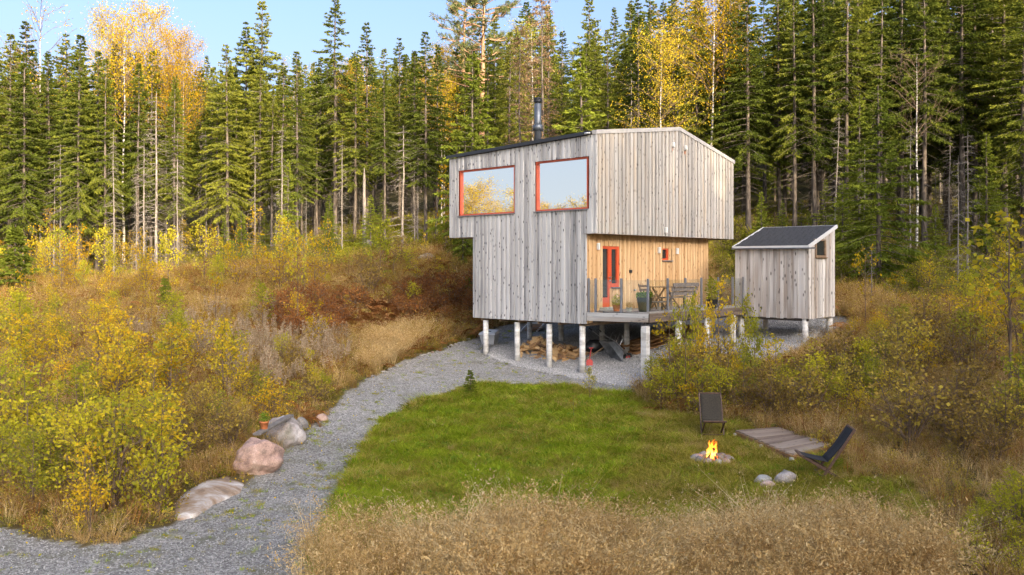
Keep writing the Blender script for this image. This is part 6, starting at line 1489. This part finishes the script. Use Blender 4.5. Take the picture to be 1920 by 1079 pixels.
# lawn
x,y,z,c=field(150000,11,27,1); k=((c==3)|(c==4))&clear_of(x,y); x,y,z,c=x[k],y[k],z[k],c[k]
zn=zone_noise(x,y,.9)+.5*zone_noise(x,y,2.7); rg=np.random.default_rng(5); r=rg.random(len(x))
ix=np.where(c==3, np.where(r<.44-.32*zn,rg.integers(0,4,len(x)),np.where(r<.70,4+rg.integers(0,3,len(x)),np.where(r<.84,7+rg.integers(0,2,len(x)),9+rg.integers(0,2,len(x))))),
              np.where(r<.10,rg.integers(0,4,len(x)),np.where(r<.60,4+rg.integers(0,3,len(x)),np.where(r<.62,7+rg.integers(0,2,len(x)),9+rg.integers(0,2,len(x))))))
dryish=(zone_noise(x,y*1.3,.7)*.6+zone_noise(x+7,y,2.3)*.5+.15*(c==4)+rg.normal(size=len(x))*.28>.86); ix=np.where(dryish,11,ix)
sc_=(.55+.95*rg.random(len(x))**1.6)*(1+.5*np.clip(zone_noise(x+9,y,1.3),-1,1)); sc_=np.where(ix==11,sc_*.32,sc_)
scatter('lawn_grass',stk(x,y,z),G1+G2+HB+MS+[DR[0]],1,1,ix,seed=2,scl=sc_)
# lawn to the sides of path: sparse tufts on gravel
x,y,z,c=field(60000,11,36,3); k=(c==1)&((zone_noise(x+3,y*1.1,1.7)+.5*zone_noise(x,y,4.0)+.25*((y<24)&(y>14))>.66)|((rg.random(len(x))<.03)))&clear_of(x,y)
scatter('gravel_weeds',stk(x[k],y[k],z[k]),G1[:2]+G2[:2]+MS,.25,.6,seed=4)
# tall dry foreground grass
x,y,z,c=field(42000,9.5,17,6); k=(c==5)|((c==4)&(zone_noise(x,y,1.1)+.010*(HY-F*(z-CZ)/y-985)>.55)&(rg.random(len(x))<.30)&(HY-F*(z-CZ)/y>900)); x,y,z=x[k],y[k],z[k]; r=rg.random(len(x)); zn=zone_noise(x,y,.8)
zb2=zone_noise(x*1.3+4,y*1.5,.55); big=zone_noise(x*.9+2,y*1.2+3,.8); keep=rg.random(len(x))<np.clip(.62-.45*zb2+.25*big,.12,1); x,y,z,r,zn,zb2,big=[a[keep] for a in (x,y,z,r,zn,zb2,big)]
ix=np.where((r<.50+.45*zn),rg.integers(6,12,len(x)),np.where(r<.74,rg.integers(0,6,len(x)),np.where(r<.88,12+rg.integers(0,3,len(x)),15+rg.integers(0,4,len(x)))))
ix=np.where((zb2+.4*rg.normal(size=len(x))-.5*big>.35)&(r<.85),12+rg.integers(0,7,len(x)),ix)
lftk=(CX+F*x/y<930)&(rg.random(len(x))<.42); ix=np.where(lftk,rg.integers(12,19,len(x)),ix)
patchk=zone_noise(x*.8+1,y*.9+6,.9); ix=np.where((patchk<-.35)&(ix>5)&(ix<10),rg.choice([10,4,5],size=len(x)),ix); ix=np.where((patchk>.45)&(ix<6),11,ix)
pyv=HY-F*(z-CZ)/y; sc_=(.28+1.0*rg.random(len(x))**2)*np.clip((pyv-975)/75,.30,1.0)*np.clip(1+.6*big,.35,1.6)*np.where(ix>11,.85,1)
TG=[clump('tall green tuft',34,.34,.4,.12,.008,m_,.8,seed=140+i_) for i_,m_ in enumerate(('grass_o','grass','grass_o'))]
scatter('dry_grass',stk(x,y,z),DR+DF+TG+[TB_[0],HE[0],BB[0],HB[0]],1,1,ix,seed=7,scl=sc_)
# scrub on both slopes
x,y,z,c=field(86000,10.5,46,8,margin=6); k=((c==0))&clear_of(x,y,.05); x,y,z=x[k],y[k],z[k]; pxv=CX+F*x/y; r=rg.random(len(x)); zn=zone_noise(x,y,.5)
pool=HE+BB+TB_+DR[:4]+BR[:2]+G2[:2]+[HB[0]]   # 0-3 heather, 4-5 brown, 6-7 twig, 8-11 dry, 12-13 bracken, 14-15 olive grass, 16 herb
def pick(w):
    w=np.array(w,float); w/=w.sum(); return rg.choice(len(pool),size=len(x),p=w)
wl_=pick([4,4,4,5, 4,4, 2,2, 1.6,1.6,1.6,1.6, 2,2, 7,7,4]); wr_=pick([1.5,1.5,1.5,3, 6,6, 3,3, 4,4,4,4, 1,1, 5,5,3]); wd=pick([1,1,1,1,2,2,2,2,7,7,7,7,1,1,4,4,1])
ix=np.where(pxv<900,wl_,wr_); ix=np.where(zn>.62,wd,ix)
sc_=(.6+.7*rg.random(len(x)))*np.clip(.75+.02*(y-12),.75,1.25)
edge=inpoly(pxv,HY-F*(z-CZ)/y,[(1600,1100),(1600,820),(1940,820),(1940,1100)]); sc_=np.where(edge,sc_*.8,sc_)
nearp=classify(x+.35,y-.2,z,1)==1; sc_=np.where(nearp,sc_*.55,sc_); ix=np.where((nearp|(y<22))&((ix==12)|(ix==13)),14,ix)
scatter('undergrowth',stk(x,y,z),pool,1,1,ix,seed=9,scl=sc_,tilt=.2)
# rust bracken
x,y,z,c=field(40000,25,46,10); k=(c==8); x,y,z=x[k],y[k],z[k]; ix=rg.choice(5,size=len(x),p=[.3,.25,.25,.1,.1])
scatter('rust_bracken',stk(x,y,z),BR+[BB[0],DR[0]],.7,1.3,ix,seed=11,tilt=.25)
# fireweed gone to seed
x,y,z,c=field(30000,18,40,12); pxv=CX+F*x/y; pyv=HY-F*(z-CZ)/y
k=((inpoly(pxv,pyv,[(400,760),(430,690),(520,650),(640,650),(650,700),(560,735),(470,770)])&(rg.random(len(x))<.16*np.clip(.6+zone_noise(x,y,.8),.1,2)))|(inpoly(pxv,pyv,[(240,640),(430,600),(520,600),(480,680),(330,700)])&(rg.random(len(x))<.06)))&(c!=1)
scatter('seeded_fireweed',stk(x[k],y[k],z[k]),SPK,.7,1.1,seed=13)
# tall dry grass band by the drive
k=inpoly(pxv,pyv,[(685,705),(700,655),(790,628),(800,642),(760,668),(705,702)])&(c!=1)&(c!=2)&(rg.random(len(x))<.6)
scatter('drive_side_grass',stk(x[k],y[k],z[k]),DF,.9,1.4,seed=14)
# moss and forest floor
x,y,z,c=field(46000,32,66,15,margin=6); k=(c==6)|(c==7); x,y,z,c=x[k],y[k],z[k],c[k]; r=rg.random(len(x)); ix=np.where(c==7,rg.choice(4,size=len(x),p=[.45,.45,.05,.05]),rg.choice(4,size=len(x),p=[.25,.25,.25,.25]))
scatter('forest_floor_growth',stk(x,y,z),MS+[HE[3],HE[0]],1.3,2.6,ix,seed=16,tilt=.2)
# crushed stone under the cabin, finer stones on the drive
x,y,z,c=field(400000,24,40,17,margin=-8); k=(c==2)&(rg.random(len(x))<.9); PB=[pebble(k_) for k_ in range(5)]
scatter('crushed_stone',stk(x[k],y[k],z[k]+.01),PB,.06,.14,seed=18,tilt=2)
x,y,z,c=field(110000,11,34,19,margin=0); k=(c==1)
scatter('drive_gravel',stk(x[k],y[k],z[k]+.002),PB,.018,.045,seed=20,tilt=2)
# fallen leaves
x,y,z,c=field(26000,11,30,21); k=((c==0)|(c==1)&(rg.random(len(x))<.03)|(c==4)&(rg.random(len(x))<.35)|(c==3)&(rg.random(len(x))<.20)|(c==1)&(rg.random(len(x))<.06)); 
LV=[mesh_np('leaf',*cards(np.zeros((1,3)),np.array([[1.,0,.1]]),np.array([[0,1.,0]]),[1.0],[.7])[:2],None,[M['leaf_mix']],None,[.6]*4)]
scatter('fallen_leaves',stk(x[k],y[k],z[k]+.05),LV,.03,.06,seed=22,tilt=.6)
# orange-brown grass round the fire
a=rg.random(150)*6.28; r_=.44+.16*rg.random(150); x=FPc.x+np.cos(a)*r_; y=FPc.y+np.sin(a)*r_*.9
k=(np.sin(a*2.3+1)>-.2); M['ochre']=leafmat('singed grass',[(.1,(.30,.13,.03)),(.9,(.55,.27,.06))],None,.4,.4); SG=[clump('singed tuft',26,.09,.4,.06,.010,'ochre',.9,seed=90)]
scatter('ochre_grass',stk(x[k],y[k],gz_arr(x,y)[k]),SG,.6,1.1,seed=23)
# long arching tussock by the slab
q=hit(385,876); o=link('grass_tussock',clump('tussock',150,.42,.3,.16,.012,'dry',1.5,seed=95,bend=.9),None,(q.x,q.y,q.z)); tag(o,'arching tussock of long dry grass above the rock slab','grass tussock')
q=hit(1235,1065); o=link('leafy_weed',dome('weed',260,.32,.30,.10,'leaf_green',97,10),None,(q.x,q.y,q.z)); tag(o,'green leafy weed in the dry foreground grass','weed')
q=hit(968,812); o=link('leafy_weed',dome('weed',60,.16,.14,.06,'leaf_green',98,4),None,(q.x,q.y,q.z)); tag(o,'small green weed in the middle of the lawn','weed')
# labels: look, size and place of each member of a crowd
def relabel():
    from collections import defaultdict
    byl=defaultdict(list)
    for o in list(COL.objects):
        if o.type=='EMPTY' and o.get('group') and o.get('label') and o.get('category') in ('sapling','bush','spruce','birch','dead tree'): byl[o['label']].append(o)
    for lab, os_ in byl.items():
        if len(os_)<3 or 'mirrored' in lab: continue
        os_.sort(key=lambda o:o.location.x/o.location.y); n=len(os_); ns=4 if n>16 else 3 if n>8 else 2
        sides={2:['left side','right side'],3:['left end','middle','right end'],4:['far left','left of middle','right of middle','far right']}[ns]
        for k in range(ns):
            part=os_[k*n//ns:(k+1)*n//ns]; part.sort(key=lambda o:o.location.y); m=len(part); names=['front','middle depth','back'] if m>=6 else ['front','back'] if m>=2 else ['']
            for j,nm in enumerate(names):
                sub=part[j*m//len(names):(j+1)*m//len(names)]; sub.sort(key=lambda o:-o.scale.z*o.children[-1].dimensions.z if o.children else 0)
                q=len(sub)
                for i,o in enumerate(sub):
                    sz='' if q==1 else ('tall ' if i==0 else 'short ' if i==q-1 else 'mid height ')
                    base=lab
                    for a,b2 in ((', in the','in the'),('dark spruce in the back rows','back row spruce'),('bushy green spruce in the back rows','bushy back row spruce'),('dark spruce near the edge','edge spruce'),('leafy yellow bush in the dense thicket at the lower left','yellow bush of the lower left thicket'),('turning sapling in the band above the lower left thicket','turning sapling above the lower left thicket'),('leafy turning bush in the hedge between deck and fire place','turning bush between deck and fire place'),('low dead sapling spruce among the trunks','dead young spruce'),('thin dead grey spruce in the back rows','grey dead back row spruce'),('thin dead grey spruce near the edge','grey dead edge spruce'),('slender thin leaved birch','slender birch'),('small green spruce in the undergrowth','small green spruce')): base=base.replace(a,b2)
                    o['label']=(sz+base+', '+sides[k]+(', '+nm if nm else ''))
relabel()
# the wood going on behind the rows that can be told apart
rg=np.random.default_rng(33); n=520; y=np.sqrt(88**2+(125**2-88**2)*rg.random(n)); x=(rg.random(n)*2-1)*(y*.64); FB=[]; x=x*1.2
for v in (SPR[0],SPR[1],SPR[3]):
    a_=v[0].vertices; 
    import bmesh as _b
    bm=_b.new(); bm.from_mesh(v[0]); nv=len(bm.faces); bm.from_mesh(v[1]); bm.faces.ensure_lookup_table()
    for f_ in bm.faces[nv:]: f_.material_index=1
    me=bpy.data.meshes.new('far_spruce'); bm.to_mesh(me); bm.free(); me.materials.append(M['bark']); me.materials.append(M['needle']); FB.append(me)
scatter('far_forest',stk(x,y,gz_arr(x,y)-.3),FB,.75,1.0,seed=34,tilt=.015)
# unseen wooded ridge added behind the camera to keep the late sun off the clearing
rg=np.random.default_rng(31); n=560; d=rg.uniform(36,80,n); w=rg.uniform(-3,125,n); x=HSUN[0]*d+_PW[0]*w; y=HSUN[1]*d+_PW[1]*w; k=~((y>5)&(np.abs(x)<y*.62+5)); x,y=x[k],y[k]
RT=[]
for v in (SPR[0],SPR[3]):
    RT.append(v[1]); 
scatter('shade_ridge_forest',stk(x,y,gz_arr(x,y)-1.0),RT,.75,.95,seed=32,tilt=.02)
